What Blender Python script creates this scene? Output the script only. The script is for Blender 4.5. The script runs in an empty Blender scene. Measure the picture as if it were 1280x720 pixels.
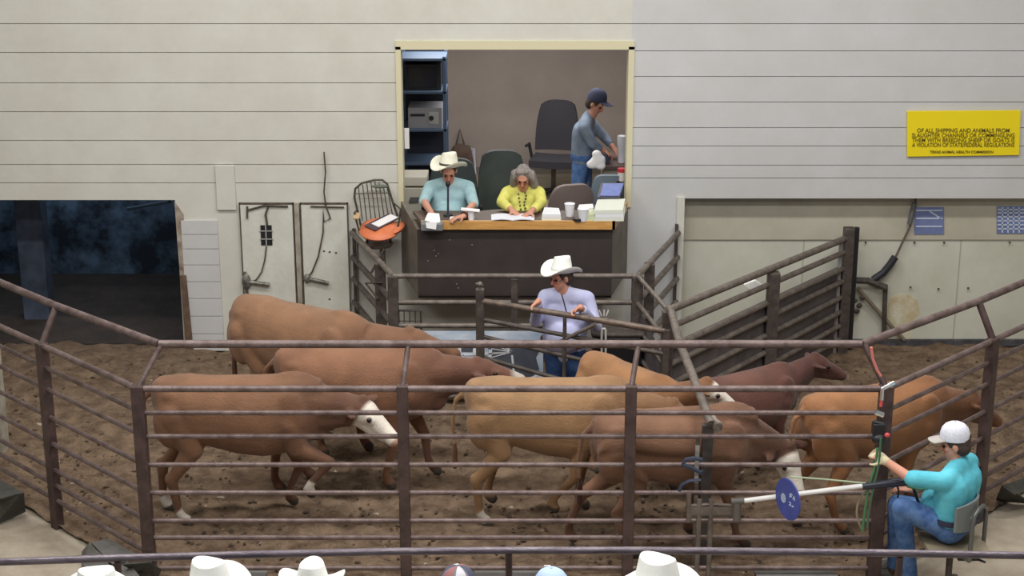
import bpy, bmesh, math, random
import numpy as np
from mathutils import Vector, Matrix

random.seed(7)
PI = math.pi
SC = bpy.context.scene
COL = SC.collection
V = Vector

# ---------------------------------------------------------------- camera
CAM_Z = 6.0
PITCH = math.radians(17.2)
FPX = 2053.0
cam_data = bpy.data.cameras.new('camera')
cam_data.sensor_width = 36.0
cam_data.lens = 36.0 * FPX / 1280.0
cam_data.clip_end = 200
cam = bpy.data.objects.new('camera', cam_data)
cam.location = (0, 0, CAM_Z)
cam.rotation_euler = (math.radians(90) - PITCH, 0, 0)
COL.objects.link(cam)
SC.camera = cam

# ---------------------------------------------------------------- world, light, exposure
SC.view_settings.view_transform = 'Standard'
SC.view_settings.look = 'None'
SC.view_settings.gamma = 1.0
SC.view_settings.use_curve_mapping = False
SC.view_settings.exposure = 0.0
W = bpy.data.worlds.new('world')
SC.world = W
W.use_nodes = True
W.node_tree.nodes['Background'].inputs[0].default_value = (0.80, 0.86, 1.0, 1)
W.node_tree.nodes['Background'].inputs[1].default_value = 0.36

def area(name, loc, sx, sy, power, rot=(0, 0, 0), col=(1, 0.97, 0.93)):
    l = bpy.data.lights.new(name, 'AREA')
    l.shape = 'RECTANGLE'; l.size = sx; l.size_y = sy; l.energy = power; l.color = col
    o = bpy.data.objects.new(name, l); o.location = loc; o.rotation_euler = rot
    COL.objects.link(o)
    return o
for lx in (-4.2, 0.0, 4.2):
    area('ceiling_tube_light', (lx, 9.2, 7.3), 2.6, 0.5, 165)
    area('ceiling_tube_light', (lx, 13.2, 7.3), 2.6, 0.5, 165)
area('seating_area_light', (0, 5.0, 7.4), 6.0, 0.6, 210, (math.radians(18), 0, 0))
area('office_ceiling_light', (0.1, 19.2, 3.45), 2.6, 1.6, 70)
area('alley_fill_light', (-5.2, 18.9, 2.55), 1.2, 0.3, 17, col=(0.72, 0.86, 1.0))  # added cool fill with no known fixture, brightens the alley walls

# ---------------------------------------------------------------- pixel <-> place
FWD = V((0, math.cos(PITCH), -math.sin(PITCH)))
UPV = V((0, math.sin(PITCH), math.cos(PITCH)))
def ray(px, py):
    return FWD * FPX + V((1, 0, 0)) * (px - 640.0) + UPV * (360.0 - py)
def PY(px, py, Y):
    d = ray(px, py); t = Y / d.y
    return V((d.x * t, Y, CAM_Z + d.z * t))
def PZ(px, py, z):
    d = ray(px, py); t = (z - CAM_Z) / d.z
    return V((d.x * t, d.y * t, z))
def ZY(py, Y): return PY(640, py, Y).z
def XY(px, py, Y): return PY(px, py, Y).x

# ---------------------------------------------------------------- materials
def lin(c):
    f = lambda v: v / 12.92 if v <= 0.04045 else ((v + 0.055) / 1.055) ** 2.4
    return tuple(f(x / 255.0) for x in c)
MATS = {}
def mat(name, c, rough=0.6, metal=0.0, var=0.0, scale=6.0, bump=0.0, bscale=40.0, c2=None, alpha=None, coat=0, stretch=None, spec=None, thr=(0.35, 0.65)):
    """c, c2: sRGB 0-255 surface colours"""
    if name in MATS: return MATS[name]
    m = bpy.data.materials.new(name); m.use_nodes = True
    nt = m.node_tree; b = nt.nodes['Principled BSDF']
    b.inputs['Roughness'].default_value = rough
    b.inputs['Metallic'].default_value = metal
    if spec is not None: b.inputs['Specular IOR Level'].default_value = spec
    lc = lin(c)
    b.inputs['Base Color'].default_value = (*lc, 1)
    tc = nt.nodes.new('ShaderNodeTexCoord'); src = tc.outputs['Object']
    if stretch:
        mp = nt.nodes.new('ShaderNodeMapping'); mp.inputs['Scale'].default_value = stretch
        nt.links.new(src, mp.inputs['Vector']); src = mp.outputs['Vector']
    if var or c2:
        n = nt.nodes.new('ShaderNodeTexNoise'); n.inputs['Scale'].default_value = scale
        n.inputs['Detail'].default_value = 6; n.inputs['Roughness'].default_value = 0.65
        nt.links.new(src, n.inputs['Vector'])
        r = nt.nodes.new('ShaderNodeValToRGB')
        l2 = lin(c2) if c2 else tuple(x * (1 - var) for x in lc)
        r.color_ramp.elements[0].position = thr[0]; r.color_ramp.elements[1].position = thr[1]
        r.color_ramp.elements[0].color = (*l2, 1)
        r.color_ramp.elements[1].color = (*lc, 1)
        nt.links.new(n.outputs['Fac'], r.inputs['Fac'])
        nt.links.new(r.outputs['Color'], b.inputs['Base Color'])
    if bump:
        n2 = nt.nodes.new('ShaderNodeTexNoise'); n2.inputs['Scale'].default_value = bscale
        n2.inputs['Detail'].default_value = 8
        nt.links.new(src, n2.inputs['Vector'])
        bp = nt.nodes.new('ShaderNodeBump'); bp.inputs['Strength'].default_value = bump
        bp.inputs['Distance'].default_value = 0.03
        nt.links.new(n2.outputs['Fac'], bp.inputs['Height'])
        nt.links.new(bp.outputs['Normal'], b.inputs['Normal'])
    if coat: b.inputs['Coat Weight'].default_value = coat
    MATS[name] = m
    return m

def vcol_mat(name, rough=0.7, bump=0.25, bscale=60, mott=0.25, mscale=5.0, sheen=0.0):
    if name in MATS: return MATS[name]
    m = bpy.data.materials.new(name); m.use_nodes = True
    nt = m.node_tree; b = nt.nodes['Principled BSDF']
    b.inputs['Roughness'].default_value = rough
    b.inputs['Specular IOR Level'].default_value = 0.3
    b.inputs['Sheen Weight'].default_value = sheen
    at = nt.nodes.new('ShaderNodeAttribute'); at.attribute_name = 'Col'
    tc = nt.nodes.new('ShaderNodeTexCoord')
    n = nt.nodes.new('ShaderNodeTexNoise'); n.inputs['Scale'].default_value = mscale; n.inputs['Detail'].default_value = 5
    nt.links.new(tc.outputs['Object'], n.inputs['Vector'])
    r = nt.nodes.new('ShaderNodeMapRange'); r.inputs['From Min'].default_value = 0.3; r.inputs['From Max'].default_value = 0.7
    r.inputs['To Min'].default_value = 1 - mott; r.inputs['To Max'].default_value = 1 + mott * 0.4
    nt.links.new(n.outputs['Fac'], r.inputs['Value'])
    mx = nt.nodes.new('ShaderNodeVectorMath'); mx.operation = 'SCALE'
    nt.links.new(at.outputs['Color'], mx.inputs[0]); nt.links.new(r.outputs['Result'], mx.inputs['Scale'])
    nt.links.new(mx.outputs['Vector'], b.inputs['Base Color'])
    n2 = nt.nodes.new('ShaderNodeTexNoise'); n2.inputs['Scale'].default_value = bscale; n2.inputs['Detail'].default_value = 5
    nt.links.new(tc.outputs['Object'], n2.inputs['Vector'])
    bp = nt.nodes.new('ShaderNodeBump'); bp.inputs['Strength'].default_value = bump; bp.inputs['Distance'].default_value = 0.01
    nt.links.new(n2.outputs['Fac'], bp.inputs['Height']); nt.links.new(bp.outputs['Normal'], b.inputs['Normal'])
    MATS[name] = m
    return m

# ---------------------------------------------------------------- mesh builder
def frame(d, hint=V((0, 0, 1))):
    d = V(d).normalized()
    if abs(d.dot(hint)) > 0.98: hint = V((1, 0, 0)) if abs(d.x) < 0.9 else V((0, 1, 0))
    s = d.cross(hint).normalized(); u = s.cross(d).normalized()
    return d, s, u
class G:
    def __init__(s): s.v = []; s.f = []
    def add(s, vs, fs):
        n = len(s.v); s.v += [V(p) for p in vs]; s.f += [tuple(i + n for i in f) for f in fs]; return s
    def box(s, c, size, R=None, taper=1.0):
        hx, hy, hz = [a / 2 for a in size]
        vs = []
        for z, k in ((-hz, 1), (hz, taper)):
            for x, y in ((-hx, -hy), (hx, -hy), (hx, hy), (-hx, hy)):
                p = V((x * k, y * k, z)); vs.append((R @ p if R else p) + V(c))
        return s.add(vs, [(0, 3, 2, 1), (4, 5, 6, 7), (0, 1, 5, 4), (1, 2, 6, 5), (2, 3, 7, 6), (3, 0, 4, 7)])
    def bb(s, x0, x1, y0, y1, z0, z1):
        return s.box(((x0 + x1) / 2, (y0 + y1) / 2, (z0 + z1) / 2), (abs(x1 - x0), abs(y1 - y0), abs(z1 - z0)))
    def loft(s, rings, cap=True, closed=False):
        n = len(rings[0]); vs = [p for r in rings for p in r]; fs = []
        m = len(rings)
        for i in range(m if closed else m - 1):
            for j in range(n):
                a = i * n + j; b = i * n + (j + 1) % n; c = ((i + 1) % m) * n
                fs.append((a, b, c + (j + 1) % n, c + j))
        if cap and not closed:
            fs.append(tuple(range(n - 1, -1, -1))); fs.append(tuple((m - 1) * n + j for j in range(n)))
        return s.add(vs, fs)
    def tube(s, pts, r, n=10, closed=False, flat=None):
        pts = [V(p) for p in pts]; rings = []
        m = len(pts); u0 = None
        for i, p in enumerate(pts):
            if closed: d = pts[(i + 1) % m] - pts[i - 1]
            elif i == 0: d = pts[1] - pts[0]
            elif i == m - 1: d = pts[-1] - pts[-2]
            else: d = (pts[i + 1] - p).normalized() + (p - pts[i - 1]).normalized()
            d.normalize()
            if u0 is None: _, sd, u0 = frame(d)
            else:
                u0 = (u0 - d * u0.dot(d)).normalized(); sd = d.cross(u0)
            rr = r[i] if isinstance(r, (list, tuple)) else r
            fl = flat if flat else 1.0
            rings.append([p + (sd * math.cos(2 * PI * j / n) + u0 * math.sin(2 * PI * j / n) * fl) * rr for j in range(n)])
        return s.loft(rings, True, closed)
    def cap(s, a, b, ra, rb, n=14):
        a, b = V(a), V(b); d, sd, u = frame(b - a if (b - a).length > 1e-6 else V((0, 0, 1)))
        rings = []
        for t in (-80, -55, -28): rings.append((a + d * ra * math.sin(math.radians(t)), ra * math.cos(math.radians(t))))
        rings.append((a, ra)); rings.append((b, rb))
        for t in (28, 55, 80): rings.append((b + d * rb * math.sin(math.radians(t)), rb * math.cos(math.radians(t))))
        return s.loft([[c + (sd * math.cos(2 * PI * j / n) + u * math.sin(2 * PI * j / n)) * r for j in range(n)] for c, r in rings])
    def ell(s, c, r, R=None, n=16, m=9):
        rings = []
        for i in range(m):
            t = PI * (i + 0.5) / m - PI / 2
            ring = []
            for j in range(n):
                p = V((r[0] * math.cos(t) * math.cos(2 * PI * j / n), r[1] * math.cos(t) * math.sin(2 * PI * j / n), r[2] * math.sin(t)))
                ring.append((R @ p if R else p) + V(c))
            rings.append(ring)
        return s.loft(rings)
    def lathe(s, c, prof, R=None, n=20):
        """prof: (radius, height) pairs, closed solid"""
        rings = [[(R @ V((r * math.cos(2 * PI * j / n), r * math.sin(2 * PI * j / n), h)) if R else V((r * math.cos(2 * PI * j / n), r * math.sin(2 * PI * j / n), h))) + V(c) for j in range(n)] for r, h in prof]
        return s.loft(rings)
    def slab(s, poly, t):
        """poly: 3-D outline, t: thickness vector"""
        t = V(t); n = len(poly); vs = [V(p) for p in poly] + [V(p) + t for p in poly]
        fs = [tuple(range(n - 1, -1, -1)), tuple(range(n, 2 * n))] + [(i, (i + 1) % n, n + (i + 1) % n, n + i) for i in range(n)]
        return s.add(vs, fs)
    def grid(s, fn, nu, nv, th):
        """closed shell of thickness th about the surface fn(u,v)->(point, normal)"""
        top = []; bot = []
        for i in range(nu + 1):
            for j in range(nv + 1):
                p, nn = fn(i / nu, j / nv); top.append(p + nn * th / 2); bot.append(p - nn * th / 2)
        N = len(top); w = nv + 1; fs = []
        for i in range(nu):
            for j in range(nv):
                a = i * w + j; fs.append((a, a + 1, a + w + 1, a + w)); fs.append((N + a, N + a + w, N + a + w + 1, N + a + 1))
        for i in range(nu):
            a = i * w; fs.append((a, a + w, N + a + w, N + a)); a = i * w + nv; fs.append((a, N + a, N + a + w, a + w))
        for j in range(nv):
            a = j; fs.append((a, N + a, N + a + 1, a + 1)); a = nu * w + j; fs.append((a, a + 1, N + a + 1, N + a))
        return s.add(top + bot, fs)

ORG = {}
def props(o, label=None, cat=None, group=None, kind=None):
    if label: o['label'] = label
    if cat: o['category'] = cat
    if group: o['group'] = group
    if kind: o['kind'] = kind
    return o
def mesh_obj(name, me, m, parent=None, org=None):
    o = bpy.data.objects.new(name, me); COL.objects.link(o)
    if m is not None and len(me.materials) == 0: me.materials.append(m)
    if parent is not None: o.parent = parent; ORG[o.name] = V((0, 0, 0)) if org is None else org
    return o
def org_of(parent): return ORG.get(parent.name, V((0, 0, 0))) if parent else V((0, 0, 0))
def build(name, g, m, parent=None, base=None, smooth=40, bevel=0, label=None):
    """link the builder as one mesh; verts are in world space unless the root sits at 0"""
    org = org_of(parent) if parent is not None else (V(base) if base is not None else V((0, 0, 0)))
    me = bpy.data.meshes.new(name)
    me.from_pydata([tuple(p - org) for p in g.v], [], g.f)
    bm = bmesh.new(); bm.from_mesh(me)
    bmesh.ops.recalc_face_normals(bm, faces=bm.faces)
    bm.to_mesh(me); bm.free()
    if smooth:
        me.shade_smooth(); me.set_sharp_from_angle(angle=math.radians(smooth))
    o = mesh_obj(name, me, m, parent, org)
    ORG[o.name] = org
    if parent is None: o.location = org
    if bevel:
        b = o.modifiers.new('bevel', 'BEVEL'); b.width = bevel; b.segments = 2; b.limit_method = 'ANGLE'
    if label: o['label'] = label
    return o
def thing(name, label, cat, loc=(0, 0, 0), group=None, rz=0, kind=None):
    o = bpy.data.objects.new(name, None); COL.objects.link(o)
    o.location = loc; o.rotation_euler = (0, 0, rz); o.empty_display_size = 0.1
    ORG[o.name] = V(loc)
    return props(o, label, cat, group, kind)
def struct(name, g, m, parent=None, smooth=0, bevel=0):
    o = build(name, g, m, parent, smooth=smooth, bevel=bevel)
    if parent is None: o['kind'] = 'structure'
    return o
def solid(name, g, m, label, cat, base, group=None, smooth=40, bevel=0):
    return props(build(name, g, m, None, base, smooth, bevel), label, cat, group)
def copy_tree(o, loc=None, rz=None, label=None, group=None):
    c = o.copy(); COL.objects.link(c)
    if loc is not None: c.location = loc
    if rz is not None: c.rotation_euler = (0, 0, rz)
    if label: c['label'] = label
    if group: c['group'] = group
    def rec(a, b):
        for ch in list(a.children):
            d = ch.copy(); COL.objects.link(d); d.parent = b; rec(ch, d)
    rec(o, c)
    return c

def blob(g, voxel, it=6, fac=0.5):
    """fuse the builder's overlapping closed shapes into one continuous skin; returns numpy verts + mesh"""
    me = bpy.data.meshes.new('tmp'); me.from_pydata([tuple(p) for p in g.v], [], g.f)
    bm = bmesh.new(); bm.from_mesh(me); bmesh.ops.recalc_face_normals(bm, faces=bm.faces); bm.to_mesh(me); bm.free()
    o = bpy.data.objects.new('tmp', me); COL.objects.link(o)
    r = o.modifiers.new('r', 'REMESH'); r.mode = 'VOXEL'; r.voxel_size = voxel; r.use_smooth_shade = True
    s = o.modifiers.new('s', 'SMOOTH'); s.factor = fac; s.iterations = it
    dg = bpy.context.evaluated_depsgraph_get()
    out = bpy.data.meshes.new_from_object(o.evaluated_get(dg))
    bpy.data.objects.remove(o); bpy.data.meshes.remove(me)
    return out
def skin_obj(name, g, m, parent, voxel, it=6, colfn=None, fac=0.5, label=None):
    """blob in the builder's space (world), then moved to the parent's origin"""
    me = blob(g, voxel, it, fac)
    me.name = name
    n = len(me.vertices); co = np.empty(n * 3); me.vertices.foreach_get('co', co); co = co.reshape(-1, 3)
    if colfn is not None:
        ca = me.color_attributes.new('Col', 'FLOAT_COLOR', 'POINT')
        c = np.ones((n, 4)); c[:, :3] = colfn(co); ca.data.foreach_set('color', c.ravel())
    org = org_of(parent)
    me.vertices.foreach_set('co', (co - np.array(org)).ravel()); me.update()
    me.shade_smooth()
    o = mesh_obj(name, me, m, parent, org)
    ORG[o.name] = org
    if label: o['label'] = label
    return o
def seg_t(co, a, b):
    a = np.array(a); b = np.array(b); d = b - a; L = d @ d
    t = ((co - a) @ d) / L
    q = a + np.clip(t, 0, 1)[:, None] * d
    return t, np.linalg.norm(co - q, axis=1)
def pnoise(co, s, seed=0):
    r = np.random.RandomState(seed); v = np.zeros(len(co))
    for k in range(5):
        d = r.normal(size=3); d /= np.linalg.norm(d); v += np.sin(co @ d * s * (1 + 0.5 * k) + r.uniform(0, 6.3)) / (1 + 0.4 * k)
    return v / 3.0
# ================================================================ materials used widely
M_pipe = mat('ring pipe', (124, 108, 106), 0.45, 0.25, c2=(88, 72, 70), scale=9, bump=0.15, bscale=60)
M_post = mat('ring post', (92, 74, 72), 0.55, 0.2, c2=(66, 52, 50), scale=7, bump=0.2, bscale=50)
M_pipe2 = mat('worn grey pipe', (124, 115, 108), 0.5, 0.2, c2=(90, 82, 76), scale=12, bump=0.15)
M_dark = mat('dark steel', (94, 85, 80), 0.55, 0.15, c2=(64, 57, 54), scale=10, bump=0.15)
M_sheet = mat('dark sheet panel', (106, 100, 102), 0.6, 0.1, c2=(82, 76, 78), scale=5, bump=0.1)
M_wall = mat('cream painted boards', (212, 212, 204), 0.65, c2=(202, 201, 191), scale=1.6, bump=0.05, bscale=12)
M_wall2 = mat('cream painted panel', (204, 205, 192), 0.6, c2=(192, 192, 177), scale=1.6, bump=0.06, bscale=12)
M_wallw = mat('pale grey painted boards', (202, 203, 205), 0.65, c2=(194, 195, 194), scale=1.4, bump=0.05, bscale=12)
M_seam = mat('board seam', (182, 179, 170), 0.8)
M_black = mat('black plastic', (34, 34, 38), 0.45)
M_paper = mat('white paper', (236, 236, 238), 0.8)
M_blackhose = mat('black rubber hose', (40, 42, 50), 0.5)

# ================================================================ setting
YW = 17.05      # face of the back wall
YR = 17.25      # recessed lower wall to the right
FY = 11.63      # front fence plane
CX = 2.83       # half width of the front fence
g = G(); g.bb(-14, 14, -4, 24, -0.3, -0.02)
struct('floor', g, mat('walkway concrete', (176, 166, 150), 0.85, c2=(146, 134, 118), scale=2.2, bump=0.3, bscale=22))

# dirt ring: a raked, trampled surface
rnd = random.Random(3)
def dirt_h(x, y):
    return 0.012 * math.sin(x * 5.1 + y * 2.3) + 0.012 * math.sin(x * 11.7 - y * 7.9 + 1) + 0.010 * math.sin(x * 19 + y * 23) + rnd.uniform(-0.009, 0.009)
g = G()
nx, ny = 200, 130
x0, x1, y0, y1 = -9.0, 9.0, FY - 0.02, YR
def ring_left(y): return -(CX + max(0, y - FY)) - 0.02
top = []
for j in range(ny + 1):
    y = y0 + (y1 - y0) * (j / ny) ** 1.25
    xl = max(-9.2, ring_left(y)); xr = min(9.2, -ring_left(y))
    if y > YR: xr = XY(240, 400, YW)
    for i in range(nx + 1):
        x = xl + (xr - xl) * i / nx
        top.append(V((x, y, 0.015 + dirt_h(x, y))))
w = nx + 1
g.add(top, [(j * w + i, j * w + i + 1, (j + 1) * w + i + 1, (j + 1) * w + i) for j in range(ny) for i in range(nx)])
md = mat('trampled dirt', (128, 109, 91), 0.95, c2=(94, 78, 65), scale=5.5, bump=0.9, bscale=26, spec=0.1, thr=(0.38, 0.62))
struct('dirt_floor', g, md, smooth=60)
g = G(); g.bb(-9.5, XY(240, 400, YW), YR, 20.3, -0.05, 0.015); struct('alley_floor', g, mat('shade darkened dirt', (62, 52, 46), 0.85, c2=(44, 37, 34), scale=3, bump=0.6, bscale=14))  # the alley's shade is put into the colour: darker copy of the ring dirt
# scattered clods, uncountable
g = G()
for k in range(2600):
    y = rnd.uniform(FY + 0.1, 16.8); x = rnd.uniform(-(CX + y - FY), CX + y - FY) * 0.97
    s = rnd.uniform(0.006, 0.019)
    R = Matrix.Rotation(rnd.uniform(0, 6), 3, 'Z') @ Matrix.Rotation(rnd.uniform(-.5, .5), 3, 'X')
    g.ell((x, y, 0.02), (s * rnd.uniform(1, 2), s, s * 0.6), R, n=6, m=3)
props(build('dirt_clods', g, mat('dark clods', (96, 80, 64), 0.95, c2=(66, 54, 44), scale=8)), 'loose dark clods of dirt and manure scattered over the brown ring floor', 'dirt', kind='stuff')

# ---- back wall: boards over a backing, openings for the alley and the auction office
def zz(py, Y=YW): return ZY(py, Y)
def xx(px, py=300, Y=YW): return XY(px, py, Y)
XA = xx(222); XL = xx(500, 220); XR = xx(786, 220); XN = xx(849, 350)
HDR = zz(250); TOP = 7.6; OH = 3.35
backing = G(); boards = G()
def wall_piece(xa, xb, za, zb, seams, into=boards, Y=YW, th=0.2, gap=0.007):
    zs = [za] + sorted(s for s in seams if za + .03 < s < zb - .03) + [zb]
    for a, b in zip(zs[:-1], zs[1:]):
        into.bb(xa, xb, Y, Y + th * 0.4, a + (gap if a > za else 0), b)
    backing.bb(xa, xb, Y + 0.012 + th * 0.1, Y + th, za, zb)
seamL = [zz(229), zz(206), zz(176), zz(140), zz(104), zz(66), zz(30)]
seamR = [zz(223), zz(207), zz(183), zz(160), zz(128), zz(96), zz(64), zz(30)]
wall_piece(-12, XA, HDR, TOP, seamL)
wall_piece(-12, xx(-60), 0, HDR, [])
wall_piece(XA, XL, 0, TOP, seamL)
wall_piece(XL, XR, OH, TOP, [zz(60), zz(30)])
wall_piece(XL, XR, 0, 0.94, [])
struct('wall_back', boards, M_wall)
upper = G()
wall_piece(XR, 12, zz(248), TOP, seamR, upper)
wall_piece(XR, XN, 0, zz(248), [], upper)
struct('wall_back_right', upper, M_wallw)
lower = G()
lower.bb(XN - 0.02, 12, YR, YR + 0.2, 0, zz(245))
low2 = G()
struct('wall_lower_right', lower, M_wall2)
b = struct('wall_backing', backing, M_seam)
# framing strips of the lower right wall
g = G()
xs = [1003, 1198]
for px in xs:
    x = XY(px, 350, YR); g.bb(x - 0.012, x + 0.0, YR - 0.003, YR + 0.01, 0.05, zz(249))
struct('trim_1', g, mat('panel joint', (170, 168, 152), 0.7))
g = G(); z = ZY(299, YR); g.bb(XN, 12, YR - 0.02, YR + 0.01, z, zz(246)); struct('trim_2', g, mat('upper strip', (190, 186, 170), 0.7, c2=(176, 172, 156), scale=2))
g = G(); g.bb(XN + 1.9, 12, YR - 0.05, YR + 0.01, 0, 0.07); struct('baseboard_back', g, mat('grimy base', (84, 82, 88), 0.7, c2=(50, 48, 50), scale=9))
# nail heads
g = G()
for px, py in ((1082, 303), (1143, 303), (1180, 303), (1262, 303), (1138, 359), (1173, 361), (1210, 360)):
    p = PY(px, py, YR - 0.02); g.lathe(p, [(0.012, 0), (0.012, 0.012)], Matrix.Rotation(PI / 2, 3, 'X'), 8)
struct('trim_3', g, M_dark)
# rust stain with a shape of its own
g = G()
pp = [(1112, 372), (1128, 366), (1146, 372), (1150, 392), (1138, 404), (1140, 424), (1124, 430), (1116, 410), (1108, 396)]
g.slab([PY(x, y, YR - 0.002) for x, y in pp], (0, 0.002, 0))
struct('trim_4', g, mat('rust stain', (190, 176, 140), 0.8, c2=(206, 202, 182), scale=7, thr=(0.4, 0.6)))
g = G()
g.bb(XN - 0.05, XN + 0.03, YW - 0.03, YR, 0, zz(246)); struct('trim_5', g, M_wall)
# vertical batten over the corner of the doors, at left
g = G()
p0 = PY(272, 262, YW); p1 = PY(293, 206, YW)
g.bb(p0.x, p1.x, YW - 0.03, YW, p0.z, p1.z); struct('trim_6', g, M_wall, bevel=0.006)
# jamb of the alley opening
g = G()
g.slab([PY(218, 252, YW - 0.02), PY(229, 268, YW - 0.02), PY(240, 440, YW - 0.02), PY(232, 442, YW - 0.02)], (0, 0.22, 0))
struct('trim_7', g, mat('chewed jamb', (180, 172, 160), 0.8, c2=(120, 100, 84), scale=7))
g = G()
g.slab([PY(225, 345, YW - 0.06), PY(232, 345, YW - 0.06), PY(241, 438, YW - 0.06), PY(233, 438, YW - 0.06)], (0, 0.05, 0))
struct('trim_8', g, mat('worn brown board', (116, 92, 76), 0.8, c2=(80, 64, 54), scale=9))
# planked panel between the alley and the doors
g = G(); x0 = xx(231, 350); x1 = xx(276, 350)
zs = [zz(a) for a in (441, 417, 395, 373, 352, 331, 311, 293, 275)]
for a, b2 in zip(zs[:-1], zs[1:]): g.bb(x0, x1, YW - 0.022, YW, max(0, a) + 0.006, b2)
struct('trim_9', g, M_wallw, bevel=0.003)

# ---- dark alley room behind the left opening
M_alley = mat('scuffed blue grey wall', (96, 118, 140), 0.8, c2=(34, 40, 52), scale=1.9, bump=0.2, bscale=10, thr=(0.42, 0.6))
M_alley_d = mat('dark blue grey wall', (60, 72, 90), 0.85, c2=(40, 48, 62), scale=3)  # darker blue grey for the upper back wall, right wall and ceiling
YB = 19.95
xl, xr = XY(-120, 300, YB), XA + 0.05
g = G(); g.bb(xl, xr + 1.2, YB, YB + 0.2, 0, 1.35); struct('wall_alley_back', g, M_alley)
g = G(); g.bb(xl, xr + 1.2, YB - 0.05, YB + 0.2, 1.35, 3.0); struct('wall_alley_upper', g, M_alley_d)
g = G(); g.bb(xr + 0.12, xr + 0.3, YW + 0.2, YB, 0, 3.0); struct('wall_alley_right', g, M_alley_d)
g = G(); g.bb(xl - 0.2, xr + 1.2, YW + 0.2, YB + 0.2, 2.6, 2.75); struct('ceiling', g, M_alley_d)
g = G(); xm = XY(38, 300, 18.6)
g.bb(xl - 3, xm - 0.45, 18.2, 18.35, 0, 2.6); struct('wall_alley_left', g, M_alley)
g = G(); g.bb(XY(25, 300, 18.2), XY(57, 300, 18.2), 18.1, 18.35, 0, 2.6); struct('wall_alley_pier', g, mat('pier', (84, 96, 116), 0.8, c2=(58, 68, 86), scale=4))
g = G(); g.tube([PY(160, 261, 18.0), PY(212, 252, 17.3), V((PY(212, 252, 17.3).x, 17.2, HDR + .01))], 0.02)
solid('alley_rod', g, mat('blue rod', (70, 96, 124), 0.6), 'thin blue-grey rod slung under the header of the dark alley', 'rod', PY(186, 256, 17.8))
# pillar at the far left edge
g = G(); p = PY(-14, 500, 14.2); g.bb(p.x - 0.12, p.x + 0.12, 14.1, 14.3, 0, 1.25)
struct('trim_10', g, mat('pale pillar', (188, 184, 172), 0.8, c2=(140, 134, 120), scale=5))

# ---- two painted doors with latches
M_door = mat('white painted door', (216, 218, 210), 0.6, c2=(200, 200, 188), scale=2.2, bump=0.08, bscale=18)
M_rust = mat('rusty edge', (98, 86, 74), 0.7, c2=(64, 56, 50), scale=16)
def door(name, pa, pb, top, zsplit=None):
    d = thing(name, None, None, (xx(pa, 350), YW - 0.03, 0), kind='structure')
    xa, xb, zt = xx(pa, 350), xx(pb, 350), zz(top)
    g = G(); g.bb(xa + .012, xb - .012, YW - 0.035, YW - 0.002, 0.06, zt - 0.015); build('door_panel', g, M_door, d, smooth=0, bevel=0.004)
    g = G(); g.bb(xa, xa + .012, YW - 0.038, YW, 0.0, zt); g.bb(xb - .012, xb, YW - 0.038, YW, 0.0, zt); g.bb(xa, xb, YW - 0.038, YW, zt - .015, zt)
    build('door_frame', g, M_rust, d, smooth=0)
    return d
d1 = door('door_1', 304, 371, 253)
g = G(); p = PY(333, 294, YW - 0.04)
g.bb(p.x - 0.06, p.x + 0.06, YW - 0.045, YW - 0.03, p.z - 0.11, p.z + 0.11); w1 = build('barred_vent', g, M_black, d1)
g = G()
g.bb(p.x - 0.075, p.x + 0.075, YW - 0.05, YW - 0.044, p.z + 0.045, p.z + 0.053); g.bb(p.x - 0.075, p.x + 0.075, YW - 0.05, YW - 0.044, p.z - 0.045, p.z - 0.037)
g.bb(p.x - 0.008, p.x + 0.002, YW - 0.05, YW - 0.044, p.z - 0.11, p.z + 0.11); build('vent_bar', g, mat('vent bar', (180, 180, 176), 0.6), w1)
g = G(); g.tube([PY(x, y, YW - .05) for x, y in ((333, 308), (331, 325), (327, 340), (320, 350), (314, 352))], 0.008, 6); build('pull_wire', g, M_rust, d1)
g = G(); g.tube([PY(x, y, YW - .05) for x, y in ((335, 259), (332, 268), (334, 281))], 0.012, 6)
g.tube([PY(x, y, YW - .05) for x, y in ((309, 262), (312, 262), (330, 257), (360, 258))], 0.011, 6)
g.tube([PY(x, y, YW - .05) for x, y in ((309, 258), (309, 273))], 0.011, 6); build('hinge_rod', g, M_rust, d1)
g = G(); a = PY(308, 352, YW - .06); g.tube([a, PY(337, 356, YW - .07)], 0.022, 10); g.ell(a, (0.05, 0.03, 0.09)); g.tube([PY(306, 340, YW - .05), PY(309, 370, YW - .05)], 0.018, 8)
build('latch', g, mat('latch steel', (150, 148, 142), 0.45, 0.5, c2=(90, 84, 78), scale=14), d1)
d2 = door('door_2', 379, 438, 253)
g = G(); g.tube([PY(x, y, YW - .05) for x, y in ((405, 190), (407, 215), (405, 240), (407, 256), (413, 273), (405, 277), (404, 262), (404, 290), (398, 320), (390, 340), (384, 347))], 0.009, 6); build('pull_wire', g, M_rust, d2)
g = G(); g.tube([PY(384, 348, YW - .06), PY(411, 354, YW - .07)], 0.02, 10); g.ell(PY(384, 348, YW - .06), (0.04, 0.03, 0.05)); build('latch', g, MATS['latch steel'], d2)
g = G(); g.tube([PY(388, 258, YW - .05), PY(430, 259, YW - .05)], 0.008, 6); build('hinge_rod', g, M_rust, d2)
g = G()
for i in range(6):
    q = PY(392 + i * 7.5, 388, YW - .037); g.ell(q, (.008, .004, .008), n=6, m=4)
for x, y in ((412, 374), (411, 406), (405, 314), (412, 315), (420, 316)): g.ell(PY(x, y, YW - .037), (.013, .004, .011), n=6, m=4)
build('bolt_heads', g, M_rust, d2)
g = G(); g.bb(xx(372, 350), xx(378, 350), YW - 0.05, YW, 0, zz(253)); struct('trim_11', g, mat('door post', (176, 170, 156), 0.7, c2=(140, 132, 118), scale=6))

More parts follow.
